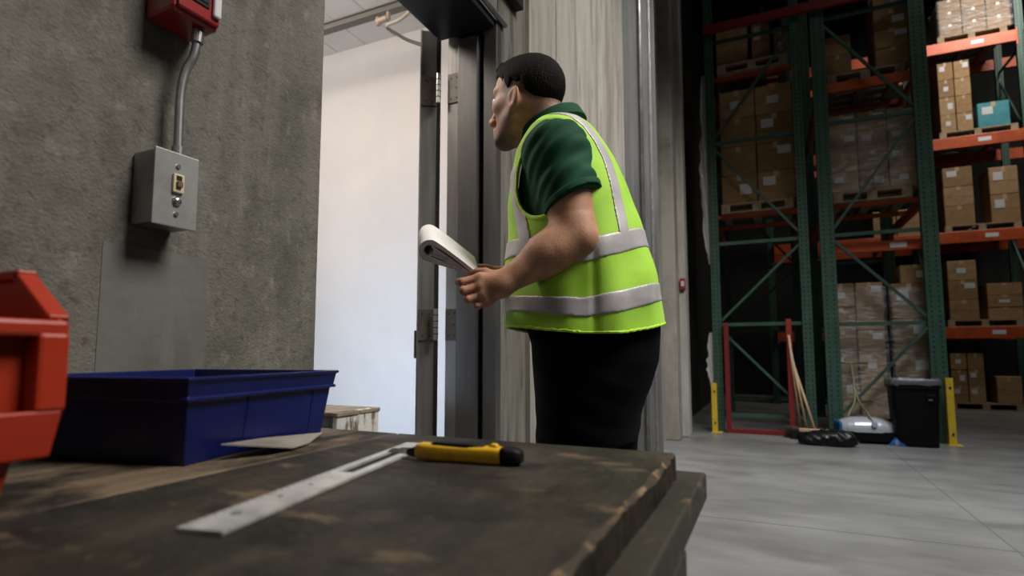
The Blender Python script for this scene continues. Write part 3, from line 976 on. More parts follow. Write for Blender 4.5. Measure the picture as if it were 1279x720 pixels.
LH = {   # left hand, each finger: knuckle, middle joint, end joint, tip
    'index': [(599, 347, 1.290), (577, 352, 1.283), (573, 352, 1.306), (581, 352, 1.328)],
    'middle': [(600, 357, 1.287), (579, 363, 1.278), (578, 363, 1.306), (588, 361, 1.326)],
    'ring': [(603, 367, 1.287), (585, 374, 1.280), (585, 373, 1.306), (595, 370, 1.322)],
    'little': [(609, 376, 1.290), (596, 382, 1.285), (597, 380, 1.307), (605, 377, 1.318)],
}
LT = [(617, 347, 1.305), (606, 340, 1.315), (596, 340, 1.325), (588, 343, 1.333)]
RHN = {
    'index': [(607, 346, 1.440), (588, 352, 1.432), (583, 351, 1.415), (588, 349, 1.398)],
    'middle': [(609, 352, 1.452), (592, 360, 1.446), (588, 359, 1.424), (592, 356, 1.405)],
    'ring': [(612, 357, 1.464), (597, 366, 1.460), (593, 365, 1.438), (597, 361, 1.42)],
    'little': [(616, 362, 1.476), (603, 370, 1.472), (600, 369, 1.454), (604, 366, 1.44)],
}
RTH = [(622, 341, 1.455), (607, 335, 1.445), (590, 334, 1.435), (583, 324, 1.430)]
RAD = {'index': .0096, 'middle': .0099, 'ring': .0094, 'little': .0084}


def A(t): return at(t[0], t[1], D=t[2])


def hand(P, wr, fingers, thumb, k=0.006):
    mc = {n: A(c[0]) for n, c in fingers.items()}
    d = capsule(P, wr, (mc['index'] + wr * 0.12) / 1.12, 0.025, 0.0145)
    for n in ('middle', 'ring', 'little'):
        d = smin(d, capsule(P, wr, mc[n], 0.0245, 0.0135 if n != 'little' else 0.0125), 0.012)
    names = ['index', 'middle', 'ring', 'little']
    for a, b in zip(names, names[1:]):
        d = smin(d, capsule(P, mc[a], mc[b], 0.0118, 0.0112), 0.008)
    t = [A(c) for c in thumb]
    th = capsule(P, wr * 0.55 + t[0] * 0.45, t[0], 0.019, 0.0165)
    th = smin(th, capsule(P, t[0], t[1], 0.0160, 0.0118), 0.01)
    th = smin(th, capsule(P, t[1], t[2], 0.0112, 0.0108), 0.004)
    th = smin(th, capsule(P, t[2], t[3], 0.0108, 0.0085), 0.004)
    d = smin(d, th, 0.010)
    fd = None
    for n, c in fingers.items():
        q = [A(x) for x in c]
        r = RAD[n]
        e = capsule(P, q[0], q[1], r * 1.12, r * 1.02)
        e = smin(e, capsule(P, q[1], q[2], r * 1.05, r * 0.92), 0.003)
        e = smin(e, capsule(P, q[2], q[3], r * 0.92, r * 0.78), 0.003)
        fd = e if fd is None else np.minimum(fd, e)
    return smin(d, fd, k)


def arm_l(P):
    d = capsule(P, LSH, LEL, 0.060, 0.049)
    mid = LSH * 0.45 + LEL * 0.55
    d = smin(d, capsule(P, mid - FB * 0.004, LSH * 0.2 + LEL * 0.8, 0.057, 0.046), 0.03)
    d = smin(d, capsule(P, LEL + FB * 0.0, LEL * 0.62 + LWR * 0.38 + ZV * 0.004, 0.046, 0.048), 0.03)
    d = smin(d, capsule(P, LEL * 0.7 + LWR * 0.3, LWR, 0.049, 0.0275), 0.03)
    d = smin(d, capsule(P, LEL - FB * 0.022 - ZV * 0.010, LEL - FB * 0.016, 0.022, 0.02), 0.03)
    return d


def arm_r(P):
    d = capsule(P, RSH, REL, 0.060, 0.048)
    d = smin(d, capsule(P, REL, REL * 0.6 + RWR * 0.4, 0.045, 0.046), 0.03)
    return smin(d, capsule(P, REL * 0.6 + RWR * 0.4, RWR, 0.046, 0.027), 0.03)


def head(P):
    d = ellip(P, H(-0.012, 0, 0.018), HA, (0.094, 0.074, 0.086))
    d = smin(d, ellip(P, H(0.012, 0, 0.028), HA, (0.076, 0.062, 0.070)), 0.02)           # forehead
    d = smin(d, ellip(P, H(0.028, 0, -0.046), HA, (0.058, 0.061, 0.082)), 0.03)          # face
    for s in (1, -1):
        d = smin(d, capsule(P, H(-0.004, 0.050 * s, -0.035), H(0.008, 0.049 * s, -0.078), 0.017, 0.017), 0.04)
        d = smin(d, capsule(P, H(0.008, 0.048 * s, -0.084), H(0.068, 0.015 * s, -0.117), 0.017, 0.016), 0.030)
        d = smin(d, ellip(P, H(0.050, 0.047 * s, -0.034), HA, (0.026, 0.018, 0.018)), 0.022)  # cheekbone
        d = smin(d, capsule(P, H(0.077, 0.012 * s, 0.010), H(0.066, 0.042 * s, 0.010), 0.012, 0.012), 0.016)
    d = smin(d, ellip(P, H(0.074, 0, -0.117), HA, (0.017, 0.021, 0.016)), 0.02)          # chin
    d = smin(d, ellip(P, H(0.074, 0, -0.090), HA, (0.018, 0.026, 0.020)), 0.016)         # mouth mound
    for s in (1, -1):
        d = smax(d, -ellip(P, H(0.094, 0.033 * s, -0.010), HA, (0.016, 0.019, 0.0125)), 0.014)  # eye sockets
    d = smin(d, capsule(P, H(0.080, 0, 0.004), H(0.106, 0, -0.050), 0.0085, 0.0098), 0.014)    # nose
    d = smin(d, ellip(P, H(0.109, 0, -0.054), HA, (0.0115, 0.0115, 0.0105)), 0.008)
    for s in (1, -1):
        d = smin(d, ellip(P, H(0.096, 0.013 * s, -0.058), HA, (0.011, 0.008, 0.0085)), 0.006)
    d = smin(d, capsule(P, H(0.092, 0.012, -0.083), H(0.092, -0.012, -0.083), 0.0062), 0.008)  # lips
    d = smin(d, capsule(P, H(0.090, 0.011, -0.096), H(0.090, -0.011, -0.096), 0.0068), 0.008)
    d = smax(d, -capsule(P, H(0.100, 0.022, -0.0895), H(0.100, -0.022, -0.0895), 0.0032), 0.004)
    for s in (1, -1):                                                                    # ears, leaning out behind
        ea = np.array([fv * 0.88 + LHD * s * -0.46, LHD * s * 0.88 + fv * 0.46 * s * s, uv])
        ea[0] = fv * 0.955 - LHD * (0.296 * s)
        ea[1] = fv * 0.296 + LHD * (0.955 * s)
        rot = math.radians(10)
        e0 = ea[0] * math.cos(rot) + uv * math.sin(rot)
        e2 = uv * math.cos(rot) - ea[0] * math.sin(rot)
        ax = np.array([e0, ea[1], e2])
        c = H(-0.010, 0.080 * s, -0.036)
        e = ellip(P, c, ax, (0.0195, 0.0075, 0.033))
        e = smin(e, ellip(P, c - e2 * 0.024 - e0 * -0.004, ax, (0.009, 0.0055, 0.011)), 0.006)
        out = ea[1]
        e = smax(e, -ellip(P, c + out * 0.0075 + e2 * 0.004 + e0 * 0.001, ax, (0.0115, 0.0055, 0.021)), 0.004)
        e = smin(e, capsule(P, c + out * 0.003 + e2 * 0.012 - e0 * 0.004, c + out * 0.003 - e2 * 0.010 - e0 * 0.006, 0.0028), 0.004)
        d = smin(d, e, 0.007)
    return d


def neck(P):
    d = capsule(P, NECK0, NECK1, 0.050, 0.060)
    d = smin(d, capsule(P, H(-0.045, 0, -0.03), NECK1 - FB * 0.03, 0.046, 0.060), 0.03)
    d = smin(d, capsule(P, H(0.004, 0.0, -0.095), NECK1 + FB * 0.018, 0.032, 0.042), 0.025)
    return smin(d, capsule(P, H(-0.02, 0.046, -0.045), NECK1 + FB * 0.045 + LB * 0.01, 0.018, 0.014), 0.035)


def leg(P, hp, kn, an, g=0.0):
    d = capsule(P, hp, kn, 0.088 + g, 0.058 + g)
    d = smin(d, capsule(P, kn, kn * 0.6 + an * 0.4 - FB * 0.012, 0.056 + g, 0.056 + g), 0.04)
    return smin(d, capsule(P, kn * 0.6 + an * 0.4 - FB * 0.012, an, 0.054 + g, 0.036 + g), 0.03)


def body(P):
    d = rings(P, SHIRT_T, -0.042)
    d = smin(d, rings(P, HIP_T, -0.018), 0.03)
    d = smin(d, capsule(P, LSH - LB * 0.02, RSH + LB * 0.02, 0.052), 0.05)
    d = smin(d, smin(head(P), neck(P), 0.022), 0.03)
    d = smin(d, smin(arm_l(P), hand(P, LWR, LH, LT), 0.014), 0.02)
    d = smin(d, smin(arm_r(P), hand(P, RWR, RHN, RTH), 0.014), 0.02)
    d = smin(d, leg(P, LHP, LKN, LAN), 0.03)
    d = smin(d, leg(P, RHP, RKN, RAN), 0.03)
    for an in (LAN, RAN):
        d = smin(d, capsule(P, an - ZV * 0.045, an - ZV * 0.05 + FB * 0.12, 0.032, 0.026), 0.03)
    return d


bl_, bh_ = np.minimum.reduce([at(515, 250, D=1.27), FEET - 0.36, at(560, 60, D=1.6)]), np.maximum.reduce([at(840, 250, D=1.85), FEET + 0.36])
bl_[2], bh_[2] = 0.0, 1.83
v, fcs = surface(body, bl_, bh_, 0.0030)
v = relax(v, fcs, 1, 0.4)

# skin tone: stubble, lips and cropped temples as colour of the skin itself
q = (v - V3(HC)) @ HA.T.astype(f32)
f_, l_, u_ = q[:, 0], q[:, 1], q[:, 2]
isH = (np.abs(l_) < 0.09) & (f_ > -0.13) & (f_ < 0.13) & (u_ > -0.15) & (u_ < 0.13)
sst = lambda x, a, b: np.clip((x - a) / (b - a), 0, 1)
beard = isH * sst(-u_, 0.040, 0.075) * sst(f_, -0.012, 0.015) * (1 - 0.0 * l_)
beard *= 1 - 0.8 * sst(f_, 0.055, 0.075) * sst(u_, -0.074, -0.066)
under = isH * sst(-u_, 0.124, 0.138)
beard = beard * (1 - 0.6 * under)
goatee = isH * sst(f_, 0.020, 0.048) * sst(-u_, 0.102, 0.116)
lips = isH * sst(f_, 0.088, 0.094) * sst(-u_, 0.074, 0.078) * (1 - sst(-u_, 0.102, 0.106)) * (1 - sst(np.abs(l_), 0.018, 0.026))
crop = isH * sst(u_, -0.045, -0.01) * sst(-f_, -0.036, -0.012) * (1 - sst(np.abs(l_), 0.080, 0.083))
ear_red = isH * sst(np.abs(l_), 0.074, 0.084)
hand_red = np.zeros(len(v), f32)
for c in list(LH.values()) + list(RHN.values()):
    for j in (0, 1):
        hand_red = np.maximum(hand_red, np.exp(-(np.linalg.norm(v - V3(A(c[j])), axis=1) / 0.012) ** 2))
SKIN = np.array([0.40, 0.205, 0.125])
col = np.tile(SKIN, (len(v), 1))
mixc = lambda col, c, w: col * (1 - w[:, None]) + np.array(c) * w[:, None]
col = mixc(col, (0.46, 0.18, 0.115), 0.5 * hand_red + 0.55 * ear_red)
col = mixc(col, (0.12, 0.068, 0.045), 0.72 * beard)
col = mixc(col, (0.040, 0.024, 0.016), 0.8 * goatee)
line_ = np.interp(f_, [-.12, -.06, -.046, -.034, -.028, .004, .012, .024, .040], [-.072, -.066, -.050, -.030, -.002, .002, -.030, -.004, .034])
crop2 = isH * sst(u_ - line_, -0.030, 0.006) * (1 - sst(f_, 0.036, 0.044)) * (1 - sst(np.abs(l_), 0.080, 0.083))
col = mixc(col, (0.085, 0.045, 0.026), np.clip(0.5 * crop + 0.62 * crop2, 0, 0.8))
col = mixc(col, (0.36, 0.12, 0.09), 0.8 * lips)
me = mesh_from('person', v, fcs)
at_ = me.color_attributes.new('tone', 'FLOAT_COLOR', 'POINT')
at_.data.foreach_set('color', np.concatenate([col, np.ones((len(v), 1))], 1).astype(f32).ravel())
SK = bpy.data.materials.new('skin')
SK.use_nodes = True
nt = SK.node_tree
bs = nt.nodes['Principled BSDF']
an_ = nt.nodes.new('ShaderNodeAttribute')
an_.attribute_name = 'tone'
tcn = nt.nodes.new('ShaderNodeTexCoord')
nz = nt.nodes.new('ShaderNodeTexNoise')
nz.inputs['Scale'].default_value = 38
nz.inputs['Detail'].default_value = 5
nt.links.new(tcn.outputs['Object'], nz.inputs['Vector'])
mr = nt.nodes.new('ShaderNodeMapRange')
mr.inputs['From Min'].default_value = 0.35; mr.inputs['From Max'].default_value = 0.65
mr.inputs['To Min'].default_value = 0.84; mr.inputs['To Max'].default_value = 1.1
nt.links.new(nz.outputs['Fac'], mr.inputs['Value'])
vm = nt.nodes.new('ShaderNodeVectorMath')
vm.operation = 'SCALE'
nt.links.new(an_.outputs['Color'], vm.inputs[0])
nt.links.new(mr.outputs[0], vm.inputs['Scale'])
nt.links.new(vm.outputs[0], bs.inputs['Base Color'])
bs.inputs['Roughness'].default_value = 0.58
bs.inputs['Specular IOR Level'].default_value = 0.35
bs.inputs['Subsurface Weight'].default_value = 0.08
bs.inputs['Subsurface Radius'].default_value = (0.6, 0.25, 0.12)
bs.inputs['Subsurface Scale'].default_value = 0.012
nz2 = nt.nodes.new('ShaderNodeTexNoise')
nz2.inputs['Scale'].default_value = 260
nt.links.new(tcn.outputs['Object'], nz2.inputs['Vector'])
bp = nt.nodes.new('ShaderNodeBump')
bp.inputs['Strength'].default_value = 0.18
bp.inputs['Distance'].default_value = 0.004
nt.links.new(nz2.outputs['Fac'], bp.inputs['Height'])
nt.links.new(bp.outputs[0], bs.inputs['Normal'])
man = obj('person', me, SK, smooth=True)
tag(man, 'man in a lime safety vest peering into the bright doorway, holding rolled papers', 'person')


def cloth(name, f, lo, hi, h, m, it=1, parent=None):
    a, b = surface(f, lo, hi, h)
    return obj(name, mesh_from(name, relax(a, b, it, 0.45), b), m, parent or man, smooth=True)


# hair: short cut, faded at the sides
HAIR = mat('dark_brown_hair', (0.0030, 0.0021, 0.0016, 1), 0.75, var=((0.0055, 0.0036, 0.0024, 1), 90, 0.45, 0.7), bump=(420, 0.5), mapping=(1, 1, 0.5), spec=0.08)


def hair(P):
    qq = (P - V3(HC)) @ HA.T.astype(f32)
    f, l, u = qq[:, 0], qq[:, 1], qq[:, 2]
    top = ellip(P, H(-0.012, 0, 0.020), HA, (0.103, 0.079, 0.095))
    top = smin(top, ellip(P, H(0.030, 0, 0.070), HA, (0.058, 0.052, 0.034)), 0.025)
    wob = 0.0006 * np.sin(f * 310 + l * 120) * np.sin(l * 260 + u * 90)
    line = np.interp(f, [-.12, -.06, -.046, -.034, -.028, .004, .012, .024, .040, .060, .085, .10], [-.072, -.066, -.050, -.030, -.002, .002, -.030, -.004, .034, .050, .058, .062])
    fade = 0.20 * np.clip(0.035 - (u - line), 0, 0.05) * (f < 0.035)
    return smax(top + wob + fade.astype(f32), (line - u).astype(f32) * 0.8, 0.004)


cloth('hair', hair, HC - 0.15, HC + 0.15, 0.0025, HAIR)


def quiff(P):
    d = None
    for (l, a, b) in ((0.036, .074, .078), (0.022, .084, .081), (0.004, .088, .083), (-0.014, .086, .082), (-0.03, .078, .078)):
        e = capsule(P, H(0.056, l, 0.083), H(a, l * 1.05, b), 0.013, 0.004)
        d = e if d is None else smin(d, e, 0.006)
    return d


cloth('fringe', quiff, HC - 0.15, HC + 0.16, 0.0025, HAIR)
EYEW = mat('eye_white', (0.7, 0.66, 0.62, 1), 0.15)
EYEI = mat('eye_brown', (0.03, 0.015, 0.008, 1), 0.1)
for s in (1, -1):
    bm = bmesh.new()
    bmesh.ops.create_uvsphere(bm, u_segments=20, v_segments=12, radius=0.0118)
    e = obj('eye', bm, EYEW, man, smooth=True)
    e.location = Vector(H(0.0765, 0.032 * s, -0.011))
    bm = bmesh.new()
    bmesh.ops.create_uvsphere(bm, u_segments=16, v_segments=10, radius=0.0065)
    i = obj('iris', bm, EYEI, e, smooth=True)
    i.location = Vector(fv * 0.0066)
    br = obj('eyebrow', tube(bmesh.new(), curve_pts([H(0.090, 0.012 * s, 0.010), H(0.088, 0.026 * s, 0.015), H(0.076, 0.044 * s, 0.011)], 5), [0.003] + [0.0042] * 9 + [0.002], 8), HAIR, man, smooth=True)

# polo shirt
GREEN = mat('dark_green_jersey', (0.006, 0.058, 0.027, 1), 0.85, var=((0.005, 0.045, 0.020, 1), 9, 0.4, 0.62), bump=(420, 0.12), spec=0.2)
SL_END = at(711, 256, D=1.325)
sl_n = (SL_END - LSH) / np.linalg.norm(SL_END - LSH)
sl_n = sl_n + RT * 0.30
sl_n /= np.linalg.norm(sl_n)


def shirt(P):
    d = rings(P, SHIRT_T, -0.016, zbot=at(740, 421, D=D0)[2])
    d = smin(d, capsule(P, LSH - LB * 0.03, RSH + LB * 0.03, 0.060), 0.05)
    wr = 0.0022 * np.sin(P @ V3(sl_n * 95 + LB * 30)) + 0.0016 * np.sin(P @ V3(sl_n * 150 - FB * 80))
    s = capsule(P, LSH + sl_n * -0.005, SL_END + sl_n * 0.05, 0.0745, 0.0715)
    s = smin(s, ellip(P, LSH + LB * 0.004, np.array([FB, LB, ZV]), (0.082, 0.066, 0.078)), 0.03) + wr
    s = smax(s, ((P - V3(SL_END)) @ V3(sl_n)), 0.003)
    d = smin(d, s, 0.022)
    rn = (REL - RSH) / np.linalg.norm(REL - RSH)
    s2 = smax(capsule(P, RSH, RSH + rn * 0.24, 0.066, 0.064), ((P - V3(RSH + rn * 0.17)) @ V3(rn)), 0.003)
    d = smin(d, s2, 0.022)
    return smax(d, -capsule(P, NECK0, NECK1 + FB * 0.01, 0.062, 0.066), 0.006)


cloth('polo_shirt', shirt, bl_ + np.array([0, 0, .9]), bh_, 0.0032, GREEN)


def hem(P):
    s = capsule(P, LSH + sl_n * 0.02, SL_END + sl_n * 0.05, 0.0765, 0.0735)
    t = (P - V3(SL_END)) @ V3(sl_n)
    return smax(np.abs(s) - 0.0022, np.abs(t + 0.009) - 0.009, 0.002)


cloth('sleeve_hem', hem, LSH - 0.22, SL_END + 0.22, 0.0028, GREEN)
CN = ZV * 0.86 + FB * 0.30 + RT * -0.10
CN /= np.linalg.norm(CN)
CC = NECK1 + ZV * 0.024 - FB * 0.020


def collar(P):
    w = P - V3(CC)
    t = w @ V3(CN)
    a = w @ V3(FB - CN * float(FB @ CN)) / float(np.linalg.norm(FB - CN * float(FB @ CN)))
    b = w @ V3(LB)
    r = np.sqrt((a / 1.05) ** 2 + b ** 2)
    ring = np.abs(r - (0.079 - 0.24 * t)) - 0.0032
    d = smax(ring, np.abs(t - 0.006) - 0.021, 0.003)
    fold = smax(np.abs(r - (0.084 + 0.12 * (0.03 - t))) - 0.003, np.abs(t - 0.008) - 0.019, 0.003)
    d = smin(d, fold, 0.004)
    gap = 0.012 - np.abs(b) - (a < 0) * 1.0
    return smax(d, gap, 0.003).astype(f32)


cloth('collar', collar, CC - 0.13, CC + 0.13, 0.0028, GREEN)

# safety vest
LIME = mat('lime_mesh_fabric', (0.31, 0.58, 0.020, 1), 0.75, var=((0.26, 0.51, 0.016, 1), 7, 0.4, 0.64), bump=(520, 0.15), sheen=0.1)
SILV = mat('reflective_silver', (0.40, 0.38, 0.39, 1), 0.45, 0.1, var=((0.31, 0.295, 0.305, 1), 12, 0.42, 0.66), bump=(300, 0.08))
VC = at(735, 300, D=D0)
ARMC = at(688, 217, D=1.36)
UARM = np.array([FB, LB, ZV])


def lat(P): return (P - V3(VC)) @ V3(RT)


def zline(P, pts):
    """height of a line drawn on the vest through (x, y, distance) points"""
    w = [at(x, y, D=d) for x, y, d in pts]
    qx = [float((p - VC) @ RT) for p in w]
    return np.interp(lat(P), qx, [p[2] for p in w])


def vest_outer(P):
    d = rings(P, VEST_T, 0.0, zbot=0.9)
    z = P[:, 2]
    s = lat(P)
    fold = 0.0035 * np.sin(s * 52 + z * 9) * np.clip((1.33 - z) / 0.15, 0, 1) + 0.0025 * np.sin(s * 31 - z * 38) * np.clip((1.40 - z) / 0.15, 0, 1)
    gather = 0.004 * np.exp(-((s + 0.018) / 0.010) ** 2) * ((P - V3(VC)) @ V3(LB) > 0) * np.clip((1.21 - z) / 0.03, 0, 1)
    d = d + fold + gather
    # yoke over the shoulders
    for sgn in (1, -1):
        nb = NECK1 + LB * (0.078 * sgn)
        yoke = capsule(P, nb - FB * 0.066 - ZV * 0.050, nb - FB * 0.012 - ZV * 0.044, 0.030)
        d = smin(d, yoke, 0.035)
    return d


def vest_cut(P, want=None):
    """armholes, neck and hem: positive where the vest is cut away"""
    v_ = (P - V3(VC)) @ V3(LB)
    c, parts = None, []
    for sgn in (1, -1):
        ce = ARMC if sgn == 1 else ARMC - LB * 0.30 + RT * 0.0
        w = P - V3(ce)
        uu = w @ V3(FB * 0.97 + ZV * 0.24)
        zz = w @ V3(ZV * 0.97 - FB * 0.24)
        k = np.sqrt((uu / 0.083) ** 2 + (zz / 0.116) ** 2) - 1
        e = np.maximum(k * 0.08, (0.065 - (w @ V3(LB)) * sgn - 0.10))
        parts.append(e)
        c = e if c is None else np.minimum(c, e)
    nk = np.minimum(capsule(P, NECK0, NECK1 + FB * 0.01 - ZV * 0.02, 0.088, 0.082), capsule(P, NECK0 + FB * 0.06, NECK1 + FB * 0.085 - ZV * 0.03, 0.090, 0.078))
    vneck = capsule(P, NECK1 + FB * 0.06, NECK1 + FB * 0.16 - ZV * 0.20, 0.075, 0.02)
    parts.append(np.minimum(nk, vneck))
    c = np.minimum(c, parts[2])
    hemz = zline(P, [(625, 409, 1.45), (640, 410, 1.45), (680, 414, 1.38), (725, 417, 1.30), (770, 418, 1.36), (800, 413, 1.45), (829, 405, 1.52), (845, 404, 1.52)])
    parts.append(P[:, 2] - hemz)
    c = np.minimum(c, parts[3])
    return (c, parts) if want is not None else c


def vest(P):
    d = vest_outer(P)
    sh = np.maximum(d, -(d + 0.0105))
    return smax(sh, -vest_cut(P), 0.002).astype(f32)


vl, vh = bl_ + np.array([0.0, 0, .95]), bh_.copy()
vo = cloth('safety_vest', vest, vl, vh, 0.0032, LIME)


def trim(P, k):
    d = vest_outer(P)
    c, parts = vest_cut(P, k)
    m = smax(np.maximum(np.abs(d + 0.003) - 0.0052, -1), np.abs(c - 0.0035) - 0.0045, 0.002)
    return np.maximum(m, parts[k] - c - 0.0001 - (0.004 if k < 2 else 0.0)).astype(f32)


LIME2 = mat('lime_binding_tape', (0.40, 0.70, 0.025, 1), 0.7)
for k in range(4):
    cloth('binding', lambda P, k=k: trim(P, k), vl, vh, 0.0032, LIME2, parent=vo)


def stripe(region):
    def f(P):
        d = vest_outer(P)
        sh = np.maximum(d - 0.0026, -(d + 0.008))
        return smax(smax(sh, region(P), 0.0015), -(vest_cut(P) - 0.004), 0.001).astype(f32)
    return f


def band(top, bot):
    def r(P):
        return np.maximum(P[:, 2] - zline(P, top), zline(P, bot) - P[:, 2])
    return r


LOW = band([(625, 371, 1.45), (640, 372, 1.45), (685, 373, 1.37), (728, 372, 1.30), (770, 366, 1.36), (800, 360, 1.45), (826, 355, 1.52), (845, 354, 1.52)],
           [(625, 391, 1.45), (640, 391, 1.45), (685, 395, 1.37), (728, 397, 1.30), (770, 392, 1.36), (800, 384, 1.45), (828, 375, 1.52), (845, 374, 1.52)])
UPP = band([(625, 304, 1.45), (640, 304, 1.45), (690, 304, 1.36), (730, 302, 1.32), (770, 294, 1.36), (795, 290, 1.45), (812, 288, 1.52), (830, 288, 1.52)],
           [(625, 326, 1.45), (640, 326, 1.45), (690, 330, 1.36), (730, 330, 1.32), (770, 321, 1.36), (795, 315, 1.45), (814, 311, 1.52), (830, 310, 1.52)])
cloth('reflective_stripe', stripe(LOW), vl, vh, 0.0032, SILV, parent=vo)
cloth('reflective_stripe', stripe(UPP), vl, vh, 0.0032, SILV, parent=vo)


def drawn(pts, w):
    """a strip of half width w following a line on the near side of the vest"""
    ps = [at(x, y, D=d) for x, y, d in pts]
    q2 = np.array([[float((p - VC) @ RT), float(p[2])] for p in ps])
    def r(P):
        X = np.stack([lat(P), P[:, 2]], 1)
        m = None
        for a, b in zip(q2, q2[1:]):
            ab = b - a
            t = np.clip(((X - a) @ ab) / (ab @ ab), 0, 1)
            d = np.sqrt(((X - a - t[:, None] * ab) ** 2).sum(1))
            m = d if m is None else np.minimum(m, d)
        return np.maximum(m - w, (0.02 - (P - V3(VC)) @ V3(LB)))
    return r


cloth('reflective_stripe', stripe(drawn([(688, 147, 1.42), (711, 152, 1.42), (730, 165, 1.42), (744, 182, 1.41), (756, 203, 1.40), (764, 232, 1.39), (769, 258, 1.38), (775, 294, 1.37)], 0.0150)), vl, vh, 0.0030, SILV, parent=vo)
cloth('reflective_stripe', stripe(drawn([(644, 214, 1.40), (644, 235, 1.40), (649, 268, 1.39), (656, 306, 1.39)], 0.0135)), vl, vh, 0.0030, SILV, parent=vo)

# trousers and shoes
DENIM = mat('black_denim', (0.0018, 0.0019, 0.0030, 1), 0.85, var=((0.0010, 0.0010, 0.0014, 1), 8, 0.4, 0.62), bump=(300, 0.15), spec=0.06)


def trousers(P):
    d = rings(P, HIP_T, 0.0)
    wr = 0.002 * np.sin(P[:, 2] * 90 + lat(P) * 40)
    for hp, kn, an in ((LHP, LKN, LAN), (RHP, RKN, RAN)):
        e = leg(P, hp, kn, an, 0.020) + wr
        d = smin(d, smax(e, (0.075 - P[:, 2]), 0.004), 0.025)
    return d


tr = cloth('trousers', trousers, bl_ - np.array([0, 0, .0]), np.array([bh_[0], bh_[1], 1.1]), 0.0045, DENIM)
pk = bmesh.new()
p0 = HIPC - FB * 0.168 + LB * 0.06 + ZV * 0.005
SHOE = mat('black_leather', (0.012, 0.011, 0.010, 1), 0.45)
for an in (LAN, RAN):
    c0 = an * np.array([1, 1, 0])

    def shoe(P, an=an, c0=c0):
        d = capsule(P, c0 - FB * 0.045 + ZV * 0.045, c0 + FB * 0.15 + ZV * 0.035, 0.044, 0.036)
        d = smin(d, capsule(P, c0 + ZV * 0.06 - FB * 0.01, c0 + ZV * 0.115 - FB * 0.012, 0.047, 0.046), 0.03)
        d = smin(d, capsule(P, c0 + FB * 0.08 + ZV * 0.03, c0 + FB * 0.16 + ZV * 0.028, 0.047, 0.040), 0.02)
        return smax(d, 0.0015 - P[:, 2], 0.004)
    cloth('shoe', shoe, c0 - np.array([.25, .25, 0.01]), c0 + np.array([.25, .25, .2]), 0.0045, SHOE)

# rolled papers in his hands
PAPER = mat('white_paper', (0.70, 0.69, 0.68, 1), 0.6, var=((0.62, 0.61, 0.60, 1), 20, 0.4, 0.65))
PAPER2 = mat('printed_paper', (0.60, 0.59, 0.60, 1), 0.6, var=((0.36, 0.35, 0.37, 1), 24, 0.52, 0.64), mapping=(1, 1, 3))
o1 = at(537, 313, D=1.298)
axv = at(536, 292.5, D=1.45) - o1
pe = axv / np.linalg.norm(axv)
ex = RT - pe * float(RT @ pe)
ex /= np.linalg.norm(ex)
ez = np.cross(ex, pe)
if ez[2] < 0: ez = -ez
pb = thing('paper_roll', 'sheaf of white papers rolled over at the end, held in both hands', 'papers', tuple(o1))
PXM = 1.298 / F_PX


def sheet(pts, th):
    """a band of paper following a line in the roll's end plane, pushed along the roll's axis"""
    bm = bmesh.new()
    n = len(pts)
    nrm = []
    for i in range(n):
        a, b = pts[max(i - 1, 0)], pts[min(i + 1, n - 1)]
        t = np.array([b[0] - a[0], b[1] - a[1]])
        t /= np.linalg.norm(t) + 1e-9
        nrm.append((-t[1], t[0]))
    cols = []
    for (x_, y_), (nx, ny) in zip(pts, nrm):
        c = []
        for (sgn, k) in ((-0.5, 0), (0.5, 0), (0.5, 1), (-0.5, 1)):
            p = ex * (x_ + nx * th * sgn) + ez * (y_ + ny * th * sgn) + axv * k
            c.append(bm.verts.new(p))
        cols.append(c)
    for a, b in zip(cols, cols[1:]):
        for k in range(4):
            bm.faces.new((a[k], b[k], b[(k + 1) % 4], a[(k + 1) % 4]))
    bm.faces.new(cols[0]); bm.faces.new(cols[-1][::-1])
    return bm


def roll_line(r0, r1, turns, end, start_ang=-1.95):
    """flat run from the hands, then winding up over the top and inwards"""
    t0 = np.array([r0 * math.cos(start_ang), r0 * math.sin(start_ang)])
    e = np.array(end)
    tang = np.array([-math.sin(start_ang), math.cos(start_ang)])
    pts = []
    for k in range(14):
        t = k / 13
        m = t0 + tang * 0.035
        pts.append((1 - t) ** 2 * e + 2 * t * (1 - t) * m + t * t * t0)
    nn = int(turns * 30)
    for k in range(1, nn + 1):
        a = start_ang - 2 * math.pi * turns * k / nn
        r = r0 + (r1 - r0) * k / nn
        pts.append(np.array([r * math.cos(a), r * math.sin(a)]))
    return pts


e0 = ((600 - 537) * PXM, -(350.5 - 313) * PXM)


def loop_line(r0, end, a0=-1.95, a1=0.95, lift=0.004):
    """from the hands along the underside, round the rolled end and back along the top"""
    e = np.array(end)
    def run(ang, sgn, ee):
        t0 = np.array([r0 * math.cos(ang), r0 * math.sin(ang)])
        m = t0 + np.array([-math.sin(ang), math.cos(ang)]) * 0.030 * sgn
        return [(1 - k / 13) ** 2 * ee + 2 * (k / 13) * (1 - k / 13) * m + (k / 13) ** 2 * t0 for k in range(14)]
    pts = run(a0, 1, e)
    sweep = (a0 - a1) % (2 * math.pi)
    for k in range(1, 30):
        a = a0 - sweep * k / 30
        pts.append(np.array([r0 * math.cos(a), r0 * math.sin(a)]))
    return pts + run(a0 - sweep, -1, e + np.array([0.0, lift]))[::-1]


